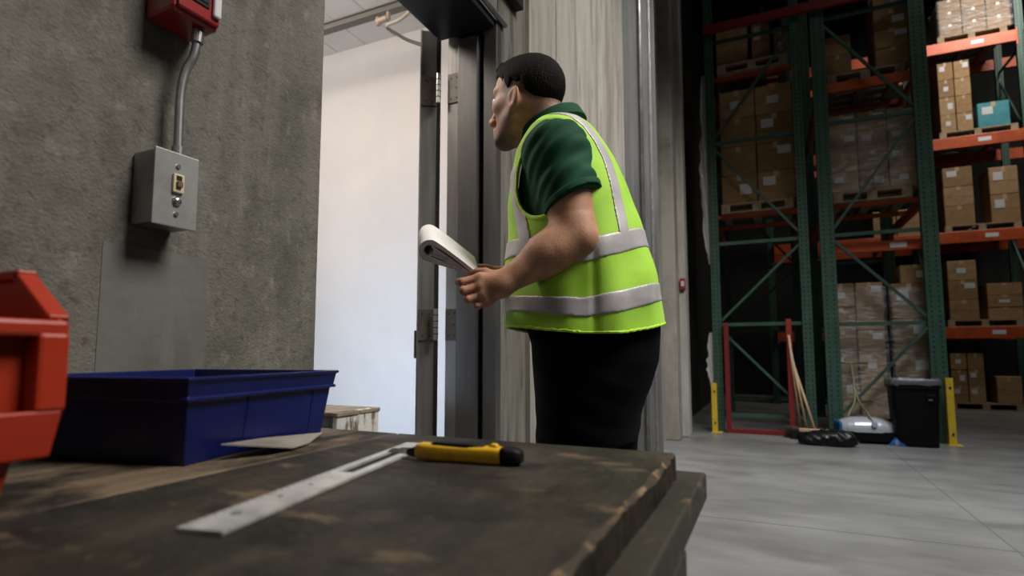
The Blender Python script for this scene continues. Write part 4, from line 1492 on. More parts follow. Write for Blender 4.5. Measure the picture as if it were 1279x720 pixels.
obj('outer_sheets', sheet(loop_line(0.0255, e0), 0.0018), PAPER, pb)
for k in range(1, 6):
    r_ = 0.0255 - 0.0021 * k
    obj('inner_sheet', sheet(loop_line(r_, (e0[0] - 0.002 * k, e0[1] + 0.0006), a1=0.95 + 0.05 * k, lift=0.003 - 0.0003 * k), 0.0017), PAPER2 if k % 3 == 1 else PAPER, pb)
rr_ = 0.0138
poly = [np.array([rr_ * math.cos(a), rr_ * math.sin(a)]) for a in np.linspace(-1.95, -1.2, 4)]
poly += [np.array([e0[0] - 0.012, e0[1] + 0.0012]), np.array([e0[0] - 0.012, e0[1] + 0.0028])]
poly += [np.array([rr_ * math.cos(a), rr_ * math.sin(a)]) for a in np.linspace(0.75, 1.15, 3)]
poly += [np.array([0.0085 * math.cos(a), 0.0085 * math.sin(a)]) for a in np.linspace(1.1, -1.8, 10)]
obj('page_block', prism(bmesh.new(), [ex * q[0] + ez * q[1] + axv * 0.01 for q in poly], axv * 0.97), PAPER2, pb)

# ------------------------------------------------------------------ pallet racks
GRN = mat('green_rack_paint', (0.020, 0.062, 0.040, 1), 0.5, 0.1, var=((0.035, 0.085, 0.060, 1), 6, 0.42, 0.66), bump=(30, 0.1))
ORB = mat('orange_beam_paint', (0.42, 0.070, 0.012, 1), 0.45, 0.1, var=((0.30, 0.045, 0.010, 1), 5, 0.42, 0.66))
REDB = mat('red_beam_paint', (0.15, 0.007, 0.007, 1), 0.5, 0.1)
YELP = mat('yellow_guard_paint', (0.52, 0.36, 0.015, 1), 0.5, var=((0.38, 0.26, 0.02, 1), 7, 0.45, 0.66))
HOLE = mat('punched_hole_dark', (0.006, 0.008, 0.007, 1), 0.8)
PALW = layered('pallet_wood', (0.26, 0.19, 0.115, 1), [
    ((0.14, 0.10, 0.06, 1), (2, 2, 2), 5.0, 0.45, 0.65, 0.9)], rough=0.8, bump=[(40, 0.3)])


def post_mesh(name, w, d, h, holes=True):
    """rack upright: open channel with teardrop holes in its face towards -Y"""
    bm = bmesh.new()
    t = 0.004
    box(bm, -w / 2, w / 2, 0, t, 0, h)
    box(bm, -w / 2, -w / 2 + t, t, d, 0, h)
    box(bm, w / 2 - t, w / 2, t, d, 0, h)
    box(bm, -w / 2 - 0.02, w / 2 + 0.02, -0.015, d + 0.02, 0, 0.01)
    nf = len(bm.faces)
    z = 0.08
    while z < h:
        for s in (-1, 1):
            box(bm, s * w * 0.24 - 0.008, s * w * 0.24 + 0.008, -0.0006, 0.001, z, z + 0.024)
        z += 0.055
    bm.faces.ensure_lookup_table()
    for f in bm.faces[nf:]: f.material_index = 1
    me = bpy.data.meshes.new(name)
    bmesh.ops.recalc_face_normals(bm, faces=bm.faces)
    bm.to_mesh(me); bm.free()
    me.materials.append(GRN)
    me.materials.append(HOLE)
    return me


def child(name, me, parent, loc=(0, 0, 0)):
    o = bpy.data.objects.new(name, me)
    C.objects.link(o)
    o.parent = parent
    o.location = loc
    return o


def upright(parent, xa, xb, y, h, wd, zs, diags, meshes):
    """a braced end frame in the plane Y=y between two posts: zs levels of the bars, diags (x0 side, z0, x1 side, z1)"""
    for x in (xa, xb):
        child('post', meshes, parent, (x, y, 0))
    for z in zs:
        obj('brace', bar(bmesh.new(), (xa + wd / 2, y + 0.05, z), (xb - wd / 2, y + 0.05, z), 0.034, 0.042), GRN, parent)
    for (s0, z0, s1, z1) in diags:
        px0 = xa + wd / 2 if s0 == 0 else xb - wd / 2
        px1 = xa + wd / 2 if s1 == 0 else xb - wd / 2
        obj('brace', bar(bmesh.new(), (px0, y + 0.035, z0), (px1, y + 0.035, z1), 0.03, 0.036, up=(0, 1, 0)), GRN, parent)


PM = post_mesh('rack_post', 0.105, 0.08, 6.6)
PMW = post_mesh('rack_post_wide', 0.15, 0.09, 6.6)
YA, YB = 7.42, 9.75
LBL = mat('white_label', (0.55, 0.55, 0.56, 1), 0.6)


def end_rack(label, xa, xb, zs, diags, shelves, bars, meshes, wd):
    t = thing('pallet_rack', label, 'rack', ((xa + xb) / 2, (YA + YB) / 2, 0))
    off = Vector(t.location)
    n0 = len(t.children)
    upright(t, xa, xb, YA, 6.6, wd, zs, diags, meshes)
    upright(t, xa, xb, YB, 6.6, wd, zs, diags[:2], meshes)
    for z in shelves:
        for x in (xa, xb):
            obj('beam', B((x - 0.025, x + 0.025, YA + 0.09, YB, z - 0.11, z)), ORB, t, bevel=0.004)
        for y in (YA + 0.25, YA + 0.95):
            obj('cross_bar', B((xa + 0.026, xb - 0.026, y, y + 0.05, z - 0.05, z - 0.001)), ORB, t)
    for (z, m, lab, dy) in bars:
        b = obj('front_bar', B((xa + 0.03, xb - 0.03, YA + dy, YA + dy + 0.045, z - 0.115, z - 0.002)), m, t, bevel=0.004)
        if lab:
            obj('label', B((xb - 0.36, xb - 0.20, YA + dy - 0.002, YA + dy, z - 0.085, z - 0.03)), LBL, b)
    for c in t.children:
        c.matrix_parent_inverse = Matrix.Translation(off).inverted()
    return t


F1A, F1B = -0.585, 0.42
F2A, F2B = 0.665, 1.655
SH1 = [1.30, 2.78, 4.30]                 # beam tops of the left rack
SH2 = [2.245, 2.78, 4.22]
end_rack('green end frame of the rack nearest the concrete wall', F1A, F1B,
         [0.21, 1.315, 2.335, 3.645, 5.0], [(0, 3.55, 1, 2.42), (1, 2.26, 0, 1.36), (0, 1.24, 1, 0.28), (1, 4.9, 0, 3.72)], [2.75, 4.62],
         [], PM, 0.105)
end_rack('green rack end frame behind the black bin with two boxed tiers', F2A, F2B,
         [0.21, 1.293, 2.335, 3.69, 5.0], [(1, 3.60, 0, 2.42), (0, 2.26, 1, 1.36), (1, 1.24, 0, 0.28), (0, 4.9, 1, 3.76)], [2.75, 4.22],
         [(2.245, ORB, True, 0.12), (4.215, ORB, False, 0.12)], PMW, 0.15)
tag(obj('tie_beam', B((F1A - 0.05, F2B, YA - 0.062, YA - 0.004, 5.10, 5.21)), REDB, bevel=0.004), 'dark red tie beam across the tops of both green end frames', 'beam')

# yellow corner guards
def guard(x, y, h, label):
    t = thing('post_guard', label, 'guard', (x, y, 0), group=None)
    prism_b = bmesh.new()
    for (p, q) in (((0, 0), (0.075, 0)), ((0, 0), (0, 0.075))):
        bar(prism_b, (p[0], p[1], h / 2), (q[0] + 1e-4, q[1] + 1e-4, h / 2), h, 0.008, up=(0, 1, 0) if q[0] else (1, 0, 0)) if False else None
    box(prism_b, 0, 0.062, -0.004, 0.004, 0.0, h)
    box(prism_b, -0.004, 0.004, 0.004, 0.085, 0.0, h)
    obj('angle', prism_b, YELP, t)
    obj('base_plate', B((-0.02, 0.11, -0.03, 0.11, 0, 0.008)), YELP, t)
    for z in (0.12, h - 0.1):
        obj('bolt', tube(bmesh.new(), [(0.034, -0.004, z), (0.034, -0.012, z)], 0.011, 8), BLACKSTEEL, t)


guard(F1A - 0.075, YA - 0.145, 0.60, 'yellow steel guard at the foot of the rack post by the pier')
guard(F2B + 0.015, YA - 0.135, 0.70, 'yellow steel guard on the rack post beside the black bin')

# far rack along the back of the aisle
YF = 11.95
far_z = [1.41, 3.06, 4.74, 6.49]
fx = [-3.35 + 2.0, 0.18, 2.655, 3.86, 5.1]
fx = [0.10, 2.66, 3.845, 5.05]
fxp = [0.10, 2.66, float(at(1277, 100, Y=11.95)[0]) + 0.02, 5.6]
ft = thing('pallet_rack', 'far orange and green rack crossing the end of the aisle at right', 'rack', (2.6, YF + 0.5, 0))
off = Vector(ft.location)
PMF = post_mesh('rack_post_far', 0.11, 0.08, 8.0)
for x in fxp:
    for y in (YF, YF + 1.0):
        child('post', PMF, ft, (x, y, 0))
    for k in range(5):
        obj('brace', bar(bmesh.new(), (x, YF + 0.08, 0.2 + k * 1.5), (x, YF + 1.0, 0.2 + k * 1.5 + (1.3 if k % 2 else 0.0)), 0.03, 0.035), GRN, ft)
for z in far_z:
    for a, b in zip(fxp, fxp[1:]):
        for y in (YF - 0.03, YF + 1.06):
            bo = obj('beam', B((a + 0.057, b - 0.057, y - 0.028, y + 0.022, z - 0.20, z)), ORB, ft, bevel=0.005)
            if y < YF:
                pieces('end_plate', [(a + 0.055, a + 0.075, y - 0.034, y + 0.024, z - 0.27, z + 0.03), (b - 0.075, b - 0.055, y - 0.034, y + 0.024, z - 0.27, z + 0.03)], ORB, bo)
                if a > 2: obj('label', B((a + 0.75, a + 0.93, y - 0.031, y - 0.028, z - 0.13, z - 0.06)), LBL, bo)
        for f in (0.25, 0.75):
            xx = a + (b - a) * f
            obj('cross_bar', B((xx - 0.03, xx + 0.03, YF - 0.008, YF + 1.03, z - 0.05, z - 0.001)), ORB, ft)
for c in ft.children:
    c.matrix_parent_inverse = Matrix.Translation(off).inverted()

# ------------------------------------------------------------------ cartons, pallets and stretch wrap
CARD = [mat('cardboard_a', (0.235, 0.135, 0.052, 1), 0.8, var=((0.18, 0.10, 0.038, 1), 3, 0.4, 0.64), bump=(20, 0.06)),
        mat('cardboard_b', (0.20, 0.112, 0.042, 1), 0.8, var=((0.15, 0.082, 0.03, 1), 3, 0.4, 0.64), bump=(20, 0.06)),
        mat('cardboard_c', (0.265, 0.16, 0.070, 1), 0.8, var=((0.205, 0.12, 0.05, 1), 3, 0.4, 0.64), bump=(20, 0.06))]
TEAL = mat('teal_carton', (0.010, 0.135, 0.165, 1), 0.5, var=((0.016, 0.19, 0.22, 1), 4, 0.4, 0.64))
TAPE = mat('packing_tape', (0.36, 0.255, 0.15, 1), 0.3)
WHITE_P = mat('white_paper_label', (0.40, 0.40, 0.41, 1), 0.6)


def unit_box(name, m):
    bm = bmesh.new()
    box(bm, -0.5, 0.5, 0.0, 1.0, 0.0, 1.0)
    bmesh.ops.bevel(bm, geom=list(bm.edges), offset=0.018, segments=1, affect='EDGES')
    bmesh.ops.recalc_face_normals(bm, faces=bm.faces)
    me = bpy.data.meshes.new(name)
    bm.to_mesh(me); bm.free()
    me.materials.append(m)
    return me


CARTON = [unit_box('carton', m) for m in CARD] + [unit_box('carton', TEAL)]
_t = B((-0.07, 0.07, -0.004, 0.5, 0.999, 1.004), (-0.07, 0.07, -0.004, 0.0, 0.80, 1.004))
TAPE_ME = bpy.data.meshes.new('tape'); _t.to_mesh(TAPE_ME); TAPE_ME.materials.append(TAPE)
SEAM_ME = bpy.data.meshes.new('seam')
_t = B((-0.495, 0.495, -0.003, 0.0, 0.48, 0.495)); _t.to_mesh(SEAM_ME); SEAM_ME.materials.append(mat('carton_seam', (0.13, 0.078, 0.036, 1), 0.9))
LAB_ME = []
for (a, b, c, d) in ((-0.36, -0.02, 0.52, 0.82), (0.02, 0.34, 0.30, 0.66), (-0.18, 0.14, 0.36, 0.62), (0.06, 0.42, 0.58, 0.86)):
    me = bpy.data.meshes.new('shipping_label')
    _t = B((a, b, -0.006, 0.0, c, d)); _t.to_mesh(me); me.materials.append(WHITE_P)
    LAB_ME.append(me)

ORD = ['bottom', 'second', 'third', 'fourth', 'fifth', 'sixth']
n_box = 0


def carton(x, y, z, w, d, h, label, group, kind=None, rz=0.0, lab=True):
    global n_box
    n_box += 1
    r = RNG.random()
    o = bpy.data.objects.new('carton', CARTON[kind if kind is not None else int(r * 2.999)])
    C.objects.link(o)
    o.location = (x, y, z)
    o.scale = (w, d, h)
    o.rotation_euler = (0, 0, rz)
    tag(o, label, 'carton', group)
    c = bpy.data.objects.new('tape', TAPE_ME); C.objects.link(c); c.parent = o
    if RNG.random() < 0.5:
        c = bpy.data.objects.new('flap_seam', SEAM_ME); C.objects.link(c); c.parent = o
    if lab and RNG.random() < 0.6:
        c = bpy.data.objects.new('shipping_label', LAB_ME[int(RNG.random() * 3.999)]); C.objects.link(c); c.parent = o
    return o


def pallet(x0, x1, y, z, label, dep=1.0, group='wooden pallets on the racks'):
    """block pallet, top at z"""
    t = thing('pallet', label, 'pallet', ((x0 + x1) / 2, y, z - 0.125), group=group)
    w = (x1 - x0) / 2
    for k in range(5):
        yy = k * (dep - 0.12) / 4
        obj('deck_board', B((-w, w, yy, yy + 0.12, 0.105, 0.125)), PALW, t)
    for xx in (-w, -0.05, w - 0.10):
        obj('stringer', B((xx, xx + 0.10, 0.0, dep, 0.018, 0.105)), PALW, t)
    obj('bottom_board', B((-w, w, 0.0, 0.10, 0, 0.018)), PALW, t)
    obj('bottom_board', B((-w, w, dep - 0.10, dep, 0, 0.018)), PALW, t)


def load_px(y, xl, xr, yt, zb, ncol, nrow, where, group, dep=0.5, skip=(), kinds=None, colnames=None, jit=0.012, lab=True):
    """a stack of cartons whose front, on the plane Y=y, fills the pixels xl..xr and reaches up to yt; zb its base height"""
    xm = (xl + xr) / 2
    zt = at(xm, yt, Y=y)[2]
    ym = 0.5
    # pixel row of the base to read the width where the stack stands
    x0, x1 = at(xl, (yt + 520) / 2, Y=y)[0], at(xr, (yt + 520) / 2, Y=y)[0]
    zm = (zb + zt) / 2
    lo, hi = 0, 720
    for _ in range(30):
        mid = (lo + hi) / 2
        if at(xm, mid, Y=y)[2] > zm: lo = mid
        else: hi = mid
    x0, x1 = at(xl, lo, Y=y)[0], at(xr, lo, Y=y)[0]
    w, h = (x1 - x0) / ncol, (zt - zb) / nrow
    cn = colnames or (['left', 'right'] if ncol == 2 else ['left', 'middle', 'right'] if ncol == 3 else ['only'])
    for r in range(nrow):
        for c in range(ncol):
            if (r, c) in skip: continue
            rn = 'top' if r == nrow - 1 else ORD[r]
            if ncol > 1: lb = f'brown carton, {rn} row, {cn[c]} column, {where}'
            else: lb = f'brown carton, {rn} of the stack {where}'
            j = RNG.uniform(0, jit)
            carton(x0 + w * (c + 0.5), y + j, zb + r * h, w - 0.010 - RNG.uniform(0, 0.008), dep, h / 1.0045, lb, group, lab=lab)
    return x0, x1, zt


def wrap_mat():
    m = bpy.data.materials.new('stretch_film')
    m.use_nodes = True
    nt = m.node_tree
    b = nt.nodes['Principled BSDF']
    b.inputs['Base Color'].default_value = (0.75, 0.76, 0.78, 1)
    b.inputs['Roughness'].default_value = 0.16
    b.inputs['Specular IOR Level'].default_value = 0.9
    tc = nt.nodes.new('ShaderNodeTexCoord')
    mp = nt.nodes.new('ShaderNodeMapping')
    mp.inputs['Scale'].default_value = (1.2, 1.2, 5)
    mp.inputs['Rotation'].default_value = (0, 0.25, 0)
    nt.links.new(tc.outputs['Object'], mp.inputs[0])
    n = nt.nodes.new('ShaderNodeTexNoise')
    n.inputs['Scale'].default_value = 4.5
    n.inputs['Detail'].default_value = 7
    n.inputs['Distortion'].default_value = 1.2
    nt.links.new(mp.outputs[0], n.inputs['Vector'])
    bp = nt.nodes.new('ShaderNodeBump')
    bp.inputs['Strength'].default_value = 1.0
    bp.inputs['Distance'].default_value = 0.05
    nt.links.new(n.outputs['Fac'], bp.inputs['Height'])
    nt.links.new(bp.outputs[0], b.inputs['Normal'])
    r = nt.nodes.new('ShaderNodeMapRange')
    r.inputs['From Min'].default_value = 0.45
    r.inputs['From Max'].default_value = 0.75
    r.inputs['To Min'].default_value = 0.10
    r.inputs['To Max'].default_value = 0.42
    nt.links.new(n.outputs['Fac'], r.inputs['Value'])
    nt.links.new(r.outputs[0], b.inputs['Alpha'])
    return m


WRAP = wrap_mat()


def wrap(x0, x1, y, dep, z0, z1, label):
    bm = bmesh.new()
    nz, seg = 24, 14
    rr = random.Random(int(x0 * 100 + z0 * 10))
    per = []
    for i in range(seg): per.append((x0 + (x1 - x0) * i / seg, y))
    for i in range(6): per.append((x1, y + dep * i / 6))
    for i in range(seg): per.append((x1 - (x1 - x0) * i / seg, y + dep))
    for i in range(6): per.append((x0, y + dep - dep * i / 6))
    cx, cy = (x0 + x1) / 2, y + dep / 2
    rws = []
    for k in range(nz + 1):
        z = z0 + (z1 - z0) * k / nz
        row = []
        for (px, py) in per:
            g = 0.012 + rr.uniform(0, 0.012)
            row.append(bm.verts.new((px + math.copysign(g, px - cx), py + math.copysign(g, py - cy), z)))
        rws.append(row)
    for a, b in zip(rws, rws[1:]):
        for k in range(len(per)):
            bm.faces.new((a[k], a[(k + 1) % len(per)], b[(k + 1) % len(per)], b[k]))
    o = obj('stretch_wrap', bm, WRAP, smooth=True)
    tag(o, label, 'plastic wrap')
    return o


YL = YA + 0.20                           # fronts of the loads in the two end racks
# left end rack
g = 'brown cartons in the rack nearest the concrete wall'
z = SH1[1] - 0.03
pallet(F1A + 0.09, F1B - 0.08, YL - 0.03, 2.75 + 0.125, 'pallet under the tall carton stack in the rack nearest the wall')
load_px(YL, 899, 992, 108, 2.876, 2, 4, 'middle tier of the rack nearest the wall', g, jit=0.02)
pallet(F1A + 0.09, F1B - 0.08, YL - 0.03, 4.62 + 0.125, 'pallet on the topmost tier of the rack nearest the wall')
load_px(YL, 893, 934, 28, 4.746, 1, 1, 'at upper left beneath the dark red tie beam', g)
load_px(YL + 0.1, 938, 962, 22, 4.746, 1, 1, 'shadowed under the dark red tie beam', g, dep=0.4)
load_px(YL + 0.2, 966, 984, 36, 4.746, 1, 1, 'small one nearest the rack post under the red beam', g, dep=0.3)
# right end rack
g = 'brown cartons in the rack behind the black bin'
pallet(F2A + 0.10, F2B - 0.10, YL - 0.02, 4.22 + 0.125, 'pallet on the top tier above the wrapped cartons')
load_px(YL, 1028, 1064, 44, 4.346, 1, 2, 'at left of the top tier, second frame', g)
load_px(YL, 1090, 1138, -12, 4.346, 1, 4, 'tall at right of the top tier, second frame', g)
pallet(F2A + 0.10, F2B - 0.10, YL - 0.02, 2.75 + 0.125, 'pallet under the wrapped cartons in the second green frame')
wx = load_px(YL, 1035, 1148, 137, 2.876, 3, 4, 'wrapped load of the second frame', g, dep=0.45)
wrap(wx[0], wx[1], YL, 0.5, 2.88, wx[2] - 0.06, 'clear stretch film round the middle carton load of the second green frame')
pallet(F2A + 0.10, F2B - 0.10, YL - 0.02, 0.135, 'pallet on the floor under the big carton stack behind the black bin')
w1 = load_px(YL, 1037, 1108, 353, 0.136, 2, 6, 'floor load, second frame, left half', g, jit=0.02)
w2 = load_px(YL, 1117, 1164, 353, 0.136, 1, 4, 'behind the black bin, right half', g)
carton(at(1144, 340, Y=YL)[0], YL + 0.02, w2[2], 0.30, 0.4, 0.21, 'small brown carton lying on top of the floor load behind the bin', g)
wrap(w1[0], w1[1], YL, 0.52, 0.14, w1[2] - 0.05, 'clear stretch film round the floor load at left in the second frame')
wrap(w2[0], w2[1], YL, 0.5, 0.14, w2[2] - 0.05, 'clear stretch film round the floor stack above the black bin')

# far rack
YG = YF + 0.02
g = 'brown cartons on the far orange rack'
pz = far_z


def far_pallet(xl, xr, zt, label):
    xm = (xl + xr) / 2
    yy = {0: 408, 1: 288, 2: 168, 3: 46}[pz.index(zt)] if zt in pz else 500
    pallet(at(xl, yy, Y=YG)[0], at(xr, yy, Y=YG)[0], YG - 0.03, zt + 0.125, label)


far_pallet(1170, 1258, pz[3], 'pallet under the shiny wrapped load at the upper right')
w = load_px(YG, 1171, 1263, -8, pz[3] + 0.126, 3, 3, 'shiny wrapped load, upper right', g, lab=False)
wrap(w[0], w[1], YG, 0.5, pz[3] + 0.13, w[2], 'shiny stretch film round the big load at the upper right')
far_pallet(1173, 1272, pz[2], 'pallet under the teal box on the far rack')
load_px(YG, 1172, 1214, 76, pz[2] + 0.126, 2, 4, 'beside the teal box', g)
tx0, tx1 = at(1221, 145, Y=YG)[0], at(1262, 145, Y=YG)[0]
o = carton((tx0 + tx1) / 2, YG, pz[2] + 0.126, tx1 - tx0, 0.5, 0.44, 'teal box on the far rack right of the carton stack', None, kind=3)
far_pallet(1180, 1276, pz[1], 'pallet on the far rack tier below the teal box')
load_px(YG, 1178, 1217, 208, pz[1] + 0.126, 1, 3, 'left on the tier below the teal box', g)
load_px(YG, 1236, 1274, 207, pz[1] + 0.126, 1, 2, 'right on the tier below the teal box', g)
far_pallet(1184, 1279, pz[0], 'pallet on the lowest orange beam of the far rack')
load_px(YG, 1184, 1222, 325, pz[0] + 0.126, 1, 3, 'left on the lowest orange beam', g)
load_px(YG, 1233, 1279, 353, pz[0] + 0.126, 1, 3, 'right on the lowest orange beam', g)
pallet(at(1186, 505, Y=YG)[0], at(1279, 505, Y=YG)[0], YG - 0.03, 0.127, 'pallet on the floor under the far rack')
load_px(YG, 1188, 1231, 441, 0.128, 2, 3, 'on the floor under the far rack', g)
load_px(YG, 1245, 1278, 470, 0.128, 1, 1, 'low at right under the far rack', g)
# far rack bays seen through the green frames
load_px(YG, 1090, 1150, 262, pz[1] + 0.002, 2, 1, 'far rack seen through the second frame', g, lab=False)

# ------------------------------------------------------------------ things on the floor by the racks
# red steel frame standing in the left rack
rf = thing('red_frame', 'tall red steel frame standing in the rack nearest the wall', 'frame', (-0.07, YA - 0.05, 0))
x0, x1 = at(909, 480, Y=YA - 0.05)[0] + 0.07, at(988, 480, Y=YA - 0.05)[0] + 0.07
obj('side_rail', B((x0 - 0.028, x0 + 0.028, -0.025, 0.025, 0.0, 1.33)), REDB, rf, bevel=0.004)
obj('side_rail', B((x1 - 0.03, x1 + 0.03, -0.025, 0.025, 0.0, 1.36)), mat('orange_red_paint', (0.22, 0.018, 0.007, 1), 0.5), rf, bevel=0.004)
obj('bottom_rail', B((x0 + 0.028, x1 - 0.03, -0.025, 0.025, 0.0, 0.055)), REDB, rf, bevel=0.004)

# wheeled black bin
bx0, bx1 = at(1112, 545, Z=0)[0], at(1174, 545, Z=0)[0]
bc = at(1143, 549, Z=0)
bh = at(1143, 474, Y=bc[1])[2]
bh = at(1143, 474, Y=7.15)[2]
wb = thing('rubbish_bin', 'black plastic rubbish bin with a grey liner beside the yellow post guard', 'bin', (at(1143, 540, Y=7.15)[0], 7.17, 0))
BINM = mat('black_bin_plastic', (0.003, 0.003, 0.0034, 1), 0.5, spec=0.12)
rings_ = []
bm = bmesh.new()
bw = 0.218
prof = [(0.84, 0.0), (0.86, 0.02), (0.97, bh - 0.09), (1.03, bh - 0.088), (1.04, bh - 0.02), (1.0, bh - 0.012), (0.95, bh - 0.03), (0.82, 0.03)]
for (s, z) in prof:
    r = []
    for k in range(32):
        a = 2 * math.pi * k / 32
        c_, s_ = math.cos(a), math.sin(a)
        r.append(bm.verts.new((math.copysign(abs(c_) ** 0.35, c_) * bw * s, math.copysign(abs(s_) ** 0.35, s_) * bw * s * 0.86, z)))
    rings_.append(r)
for a, b in zip(rings_, rings_[1:]):
    for k in range(32): bm.faces.new((a[k], a[(k + 1) % 32], b[(k + 1) % 32], b[k]))
bm.faces.new(rings_[0][::-1]); bm.faces.new(rings_[-1])
obj('body', bm, BINM, wb, smooth=False)
bm = bmesh.new()
rings_ = []
rr = random.Random(5)
for (s, z) in ((1.055, bh - 0.055), (1.065, bh - 0.01), (1.02, bh + 0.012), (0.93, bh - 0.005), (0.90, bh - 0.10)):
    r = []
    for k in range(48):
        a = 2 * math.pi * k / 48
        c_, s_ = math.cos(a), math.sin(a)
        w_ = s * (1 + rr.uniform(-0.008, 0.010))
        r.append(bm.verts.new((math.copysign(abs(c_) ** 0.35, c_) * bw * w_, math.copysign(abs(s_) ** 0.35, s_) * bw * w_ * 0.86, z + rr.uniform(-0.012, 0.012))))
    rings_.append(r)
for a, b in zip(rings_, rings_[1:]):
    for k in range(48): bm.faces.new((a[k], a[(k + 1) % 48], b[(k + 1) % 48], b[k]))
obj('liner', bm, mat('grey_liner_film', (0.07, 0.074, 0.082, 1), 0.3, bump=(20, 0.4)), wb, smooth=True)
obj('handle', B((0.08, 0.16, -bw * 0.86 - 0.022, -bw * 0.86 - 0.002, bh - 0.17, bh - 0.145)), BINM, wb, bevel=0.004)
obj('maker_mark', B((0.10, 0.135, -bw * 0.955 * 0.86 - 0.006, -bw * 0.94 * 0.86, bh - 0.205, bh - 0.19)), WHITE_P, wb)

# walk-behind floor sweeper
sc_ = at(1083, 554, Z=0)
fs = thing('floor_sweeper', 'low blue and silver push floor sweeper on the floor left of the black bin', 'sweeper', (sc_[0], sc_[1] + 0.12, 0), 0.10)
fs.scale = (0.90, 0.86, 0.92)
SIL = mat('silver_hood_plastic', (0.36, 0.38, 0.42, 1), 0.3, 0.2)
BLU2 = mat('sweeper_blue', (0.015, 0.10, 0.28, 1), 0.4)
hood = bmesh.new()
N = 16
a_, b_ = [], []
secs = []
for i in range(9):
    x = -0.27 + 0.54 * i / 8
    s = 1 - 0.28 * abs(i / 4 - 1) ** 3
    r = []
    for k in range(N + 1):
        a = math.pi * k / N
        r.append(hood.verts.new((x, -0.20 * s * math.cos(a), 0.13 + 0.165 * s * math.sin(a) ** 0.7)))
    secs.append(r)
for a, b in zip(secs, secs[1:]):
    for k in range(N): hood.faces.new((a[k], a[k + 1], b[k + 1], b[k]))
    hood.faces.new((a[0], b[0], b[N], a[N]))
hood.faces.new(secs[0]); hood.faces.new(secs[-1])
obj('hood', hood, SIL, fs, smooth=False, bevel=0.004)
obj('side_cover', B((-0.30, -0.262, -0.17, 0.17, 0.08, 0.24)), BLU2, fs, bevel=0.02)
obj('side_cover', B((0.262, 0.32, -0.18, 0.17, 0.06, 0.22)), BLU2, fs, bevel=0.02)
obj('front_skirt', B((-0.26, 0.26, -0.19, -0.15, 0.03, 0.14)), BINM, fs, bevel=0.006)
obj('dirt_hopper', B((-0.25, 0.25, -0.15, 0.17, 0.045, 0.14)), BINM, fs, bevel=0.006)
for s in (-0.22, 0.25):
    w_ = obj('wheel', tube(bmesh.new(), [(s - 0.025, 0.05, 0.085), (s + 0.025, 0.05, 0.085)], 0.085, 24), BLACK, fs)
    obj('hub_cap', tube(bmesh.new(), [(s - 0.03, 0.05, 0.085), (s + 0.03, 0.05, 0.085)], 0.03, 16), GALV, w_)
for s in (-0.20, 0.30):
    b2 = bmesh.new()
    for k in range(36):
        a = 2 * math.pi * k / 36
        tube(b2, [(s + 0.05 * math.cos(a), -0.18 + 0.05 * math.sin(a), 0.07), (s + 0.10 * math.cos(a), -0.18 + 0.10 * math.sin(a), 0.004)], 0.004, 5)
    tube(b2, [(s, -0.18, 0.065), (s, -0.18, 0.09)], 0.055, 20)
    obj('side_brush', b2, BLU2 if s > 0 else mat('brush_olive', (0.10, 0.085, 0.02, 1), 0.8), fs)
HND = mat('olive_tube_paint', (0.12, 0.12, 0.05, 1), 0.45, 0.2)
hb = bmesh.new()
tube(hb, curve_pts([(-0.20, -0.08, 0.20), (-0.15, 0.02, 0.33), (-0.06, 0.14, 0.47), (-0.03, 0.30, 0.72), (-0.03, 0.40, 0.92)], 5), 0.013)
tube(hb, curve_pts([(0.06, -0.17, 0.22), (0.03, -0.06, 0.33), (-0.02, 0.12, 0.47), (-0.03, 0.30, 0.70), (-0.03, 0.40, 0.92)], 5), 0.013)
tube(hb, [(-0.22, 0.40, 0.92), (0.16, 0.40, 0.92)], 0.013)
obj('handle', hb, HND, fs, smooth=True)
obj('pivot_cap', tube(bmesh.new(), [(0.06, -0.185, 0.225), (0.06, -0.215, 0.225)], 0.03, 16), SIL, fs)

# push brooms leaning on the red frame
HW = mat('pale_broom_wood', (0.46, 0.33, 0.20, 1), 0.6, var=((0.36, 0.25, 0.15, 1), 8, 0.4, 0.64), mapping=(8, 8, 0.6))
by_ = YA - 0.16
for i, (xt, yt, xb, lab) in enumerate(((985, 418, 1000, 'leftmost push broom with a pale handle leaning on the red frame'),
                                       (988, 440, 1008, 'middle push broom with a pale handle leaning on the red frame'),
                                       (992, 458, 1018, 'rightmost push broom, lowest pale handle leaning on the red frame'))):
    Yb = by_ - 0.03 - 0.09 * i
    pb_ = at(xb, 528, Y=Yb)
    pt_ = at(xt, yt, Y=by_ + 0.04)
    bt = thing('push_broom', lab, 'broom', (pb_[0], Yb, 0), group='push brooms leaning on the red frame')
    hz = 0.125
    obj('handle', tube(bmesh.new(), [(0, 0, hz - 0.02), (pt_[0] - pb_[0], by_ + 0.04 - Yb - 0.006 * i, pt_[2])], 0.0135, 10), HW, bt, smooth=True)
    obj('head', B((-0.16, 0.16, -0.03, 0.03, 0.095, 0.13)), HW if i == 2 else mat('dark_broom_block', (0.03, 0.022, 0.015, 1), 0.7), bt, bevel=0.006)
    bbm = bmesh.new()
    rr = random.Random(i)
    for k in range(26):
        for m_ in range(3):
            xx = -0.155 + 0.31 * k / 25
            yy = -0.022 + 0.022 * m_
            bar(bbm, (xx, yy, 0.096), (xx * 1.06 + rr.uniform(-.004, .004), yy * 1.5 + rr.uniform(-.004, .004), 0.003), 0.009, 0.009, up=(0, 1, 0))
    obj('bristles', bbm, BLACK, bt)

# black sack slumped beside the brooms
sk = at(1036, 558, Z=0)
sk[1] = 6.62


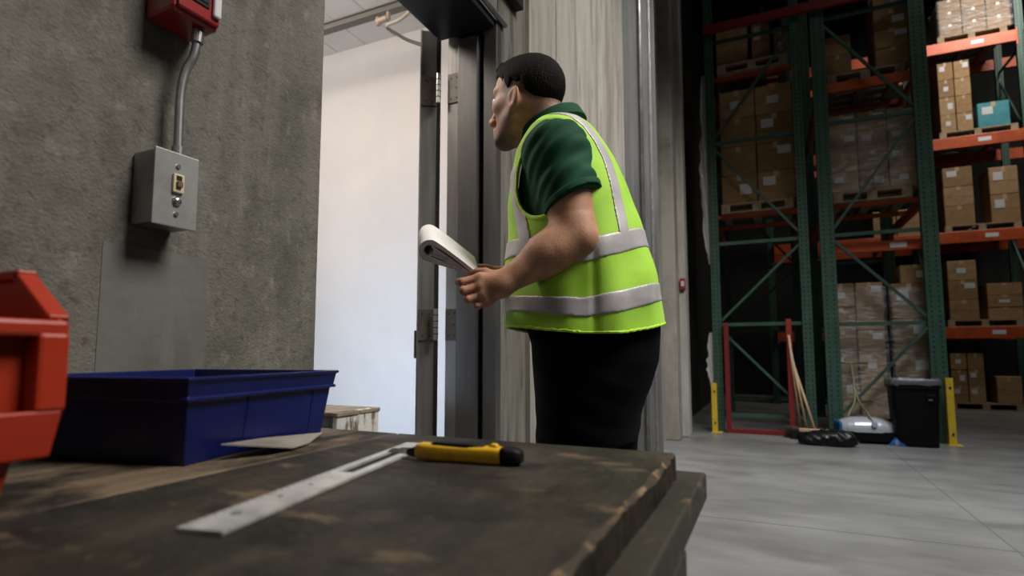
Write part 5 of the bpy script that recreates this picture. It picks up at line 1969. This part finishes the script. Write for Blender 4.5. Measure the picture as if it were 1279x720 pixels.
def sack(P):
    P = P - V3([sk[0], sk[1] + 0.16, 0])
    I3 = np.eye(3)
    d = ellip(P, (0, 0, 0.06), I3, (0.26, 0.115, 0.10))
    d = smin(d, ellip(P, (0.13, -0.01, 0.07), I3, (0.12, 0.10, 0.09)), 0.04)
    d = smin(d, ellip(P, (-0.16, 0.0, 0.05), I3, (0.12, 0.10, 0.07)), 0.04)
    d = d + 0.008 * np.sin(P[:, 0] * 46 + P[:, 1] * 30) * np.sin(P[:, 2] * 60 + P[:, 0] * 22)
    return smax(d, 0.002 - P[:, 2], 0.01).astype(f32)


a, b = surface(sack, [sk[0] - 0.40, sk[1] - 0.10, -0.02], [sk[0] + 0.40, sk[1] + 0.42, 0.30], 0.012)
so = obj('rubbish_sack', mesh_from('rubbish_sack', a, b), mat('black_film', (0.004, 0.004, 0.0045, 1), 0.35, bump=(24, 0.6), spec=0.25), smooth=True)
tag(so, 'black plastic sack lying on the floor between brooms and floor sweeper', 'sack')

# torn plastic film hanging between the pier and the racks
FILM = mat('grey_torn_film', (0.36, 0.35, 0.33, 1), 0.3, bump=(14, 0.6))
for (pts, w_, lab) in (([(875, 95), (876, 170), (880, 230), (885, 300), (886, 330)], 0.085, 'upper strip of torn plastic film stuck to the first green post'),
                       ([(884, 415), (886, 445), (889, 470), (891, 500)], 0.075, 'lower strip of torn plastic film behind the yellow guard')):
    bm = bmesh.new()
    rr = random.Random(3)
    P0 = [at(x, y, Y=YA + 0.03) for x, y in pts]
    P0 = curve_pts(P0, 6)
    prev = None
    for i, p in enumerate(P0):
        tt = i / (len(P0) - 1)
        ww = w_ * (0.25 + 0.9 * math.sin(math.pi * min(tt * 0.9 + 0.12, 1))) * rr.uniform(0.75, 1.1)
        row = []
        for k in range(6):
            s = (F1A - 0.054 - p[0]) - (k / 5) * ww
            yo = 0.012 * math.sin(k * 1.9 + i * 0.8)
            row.append((bm.verts.new((p[0] + s, p[1] + yo, p[2])), bm.verts.new((p[0] + s, p[1] + yo + 0.003, p[2]))))
        if prev:
            for k in range(5):
                bm.faces.new((prev[k][0], prev[k + 1][0], row[k + 1][0], row[k][0]))
                bm.faces.new((prev[k][1], row[k][1], row[k + 1][1], prev[k + 1][1]))
        prev = row
    tag(obj('plastic_film', bm, FILM, smooth=True), lab, 'plastic film')
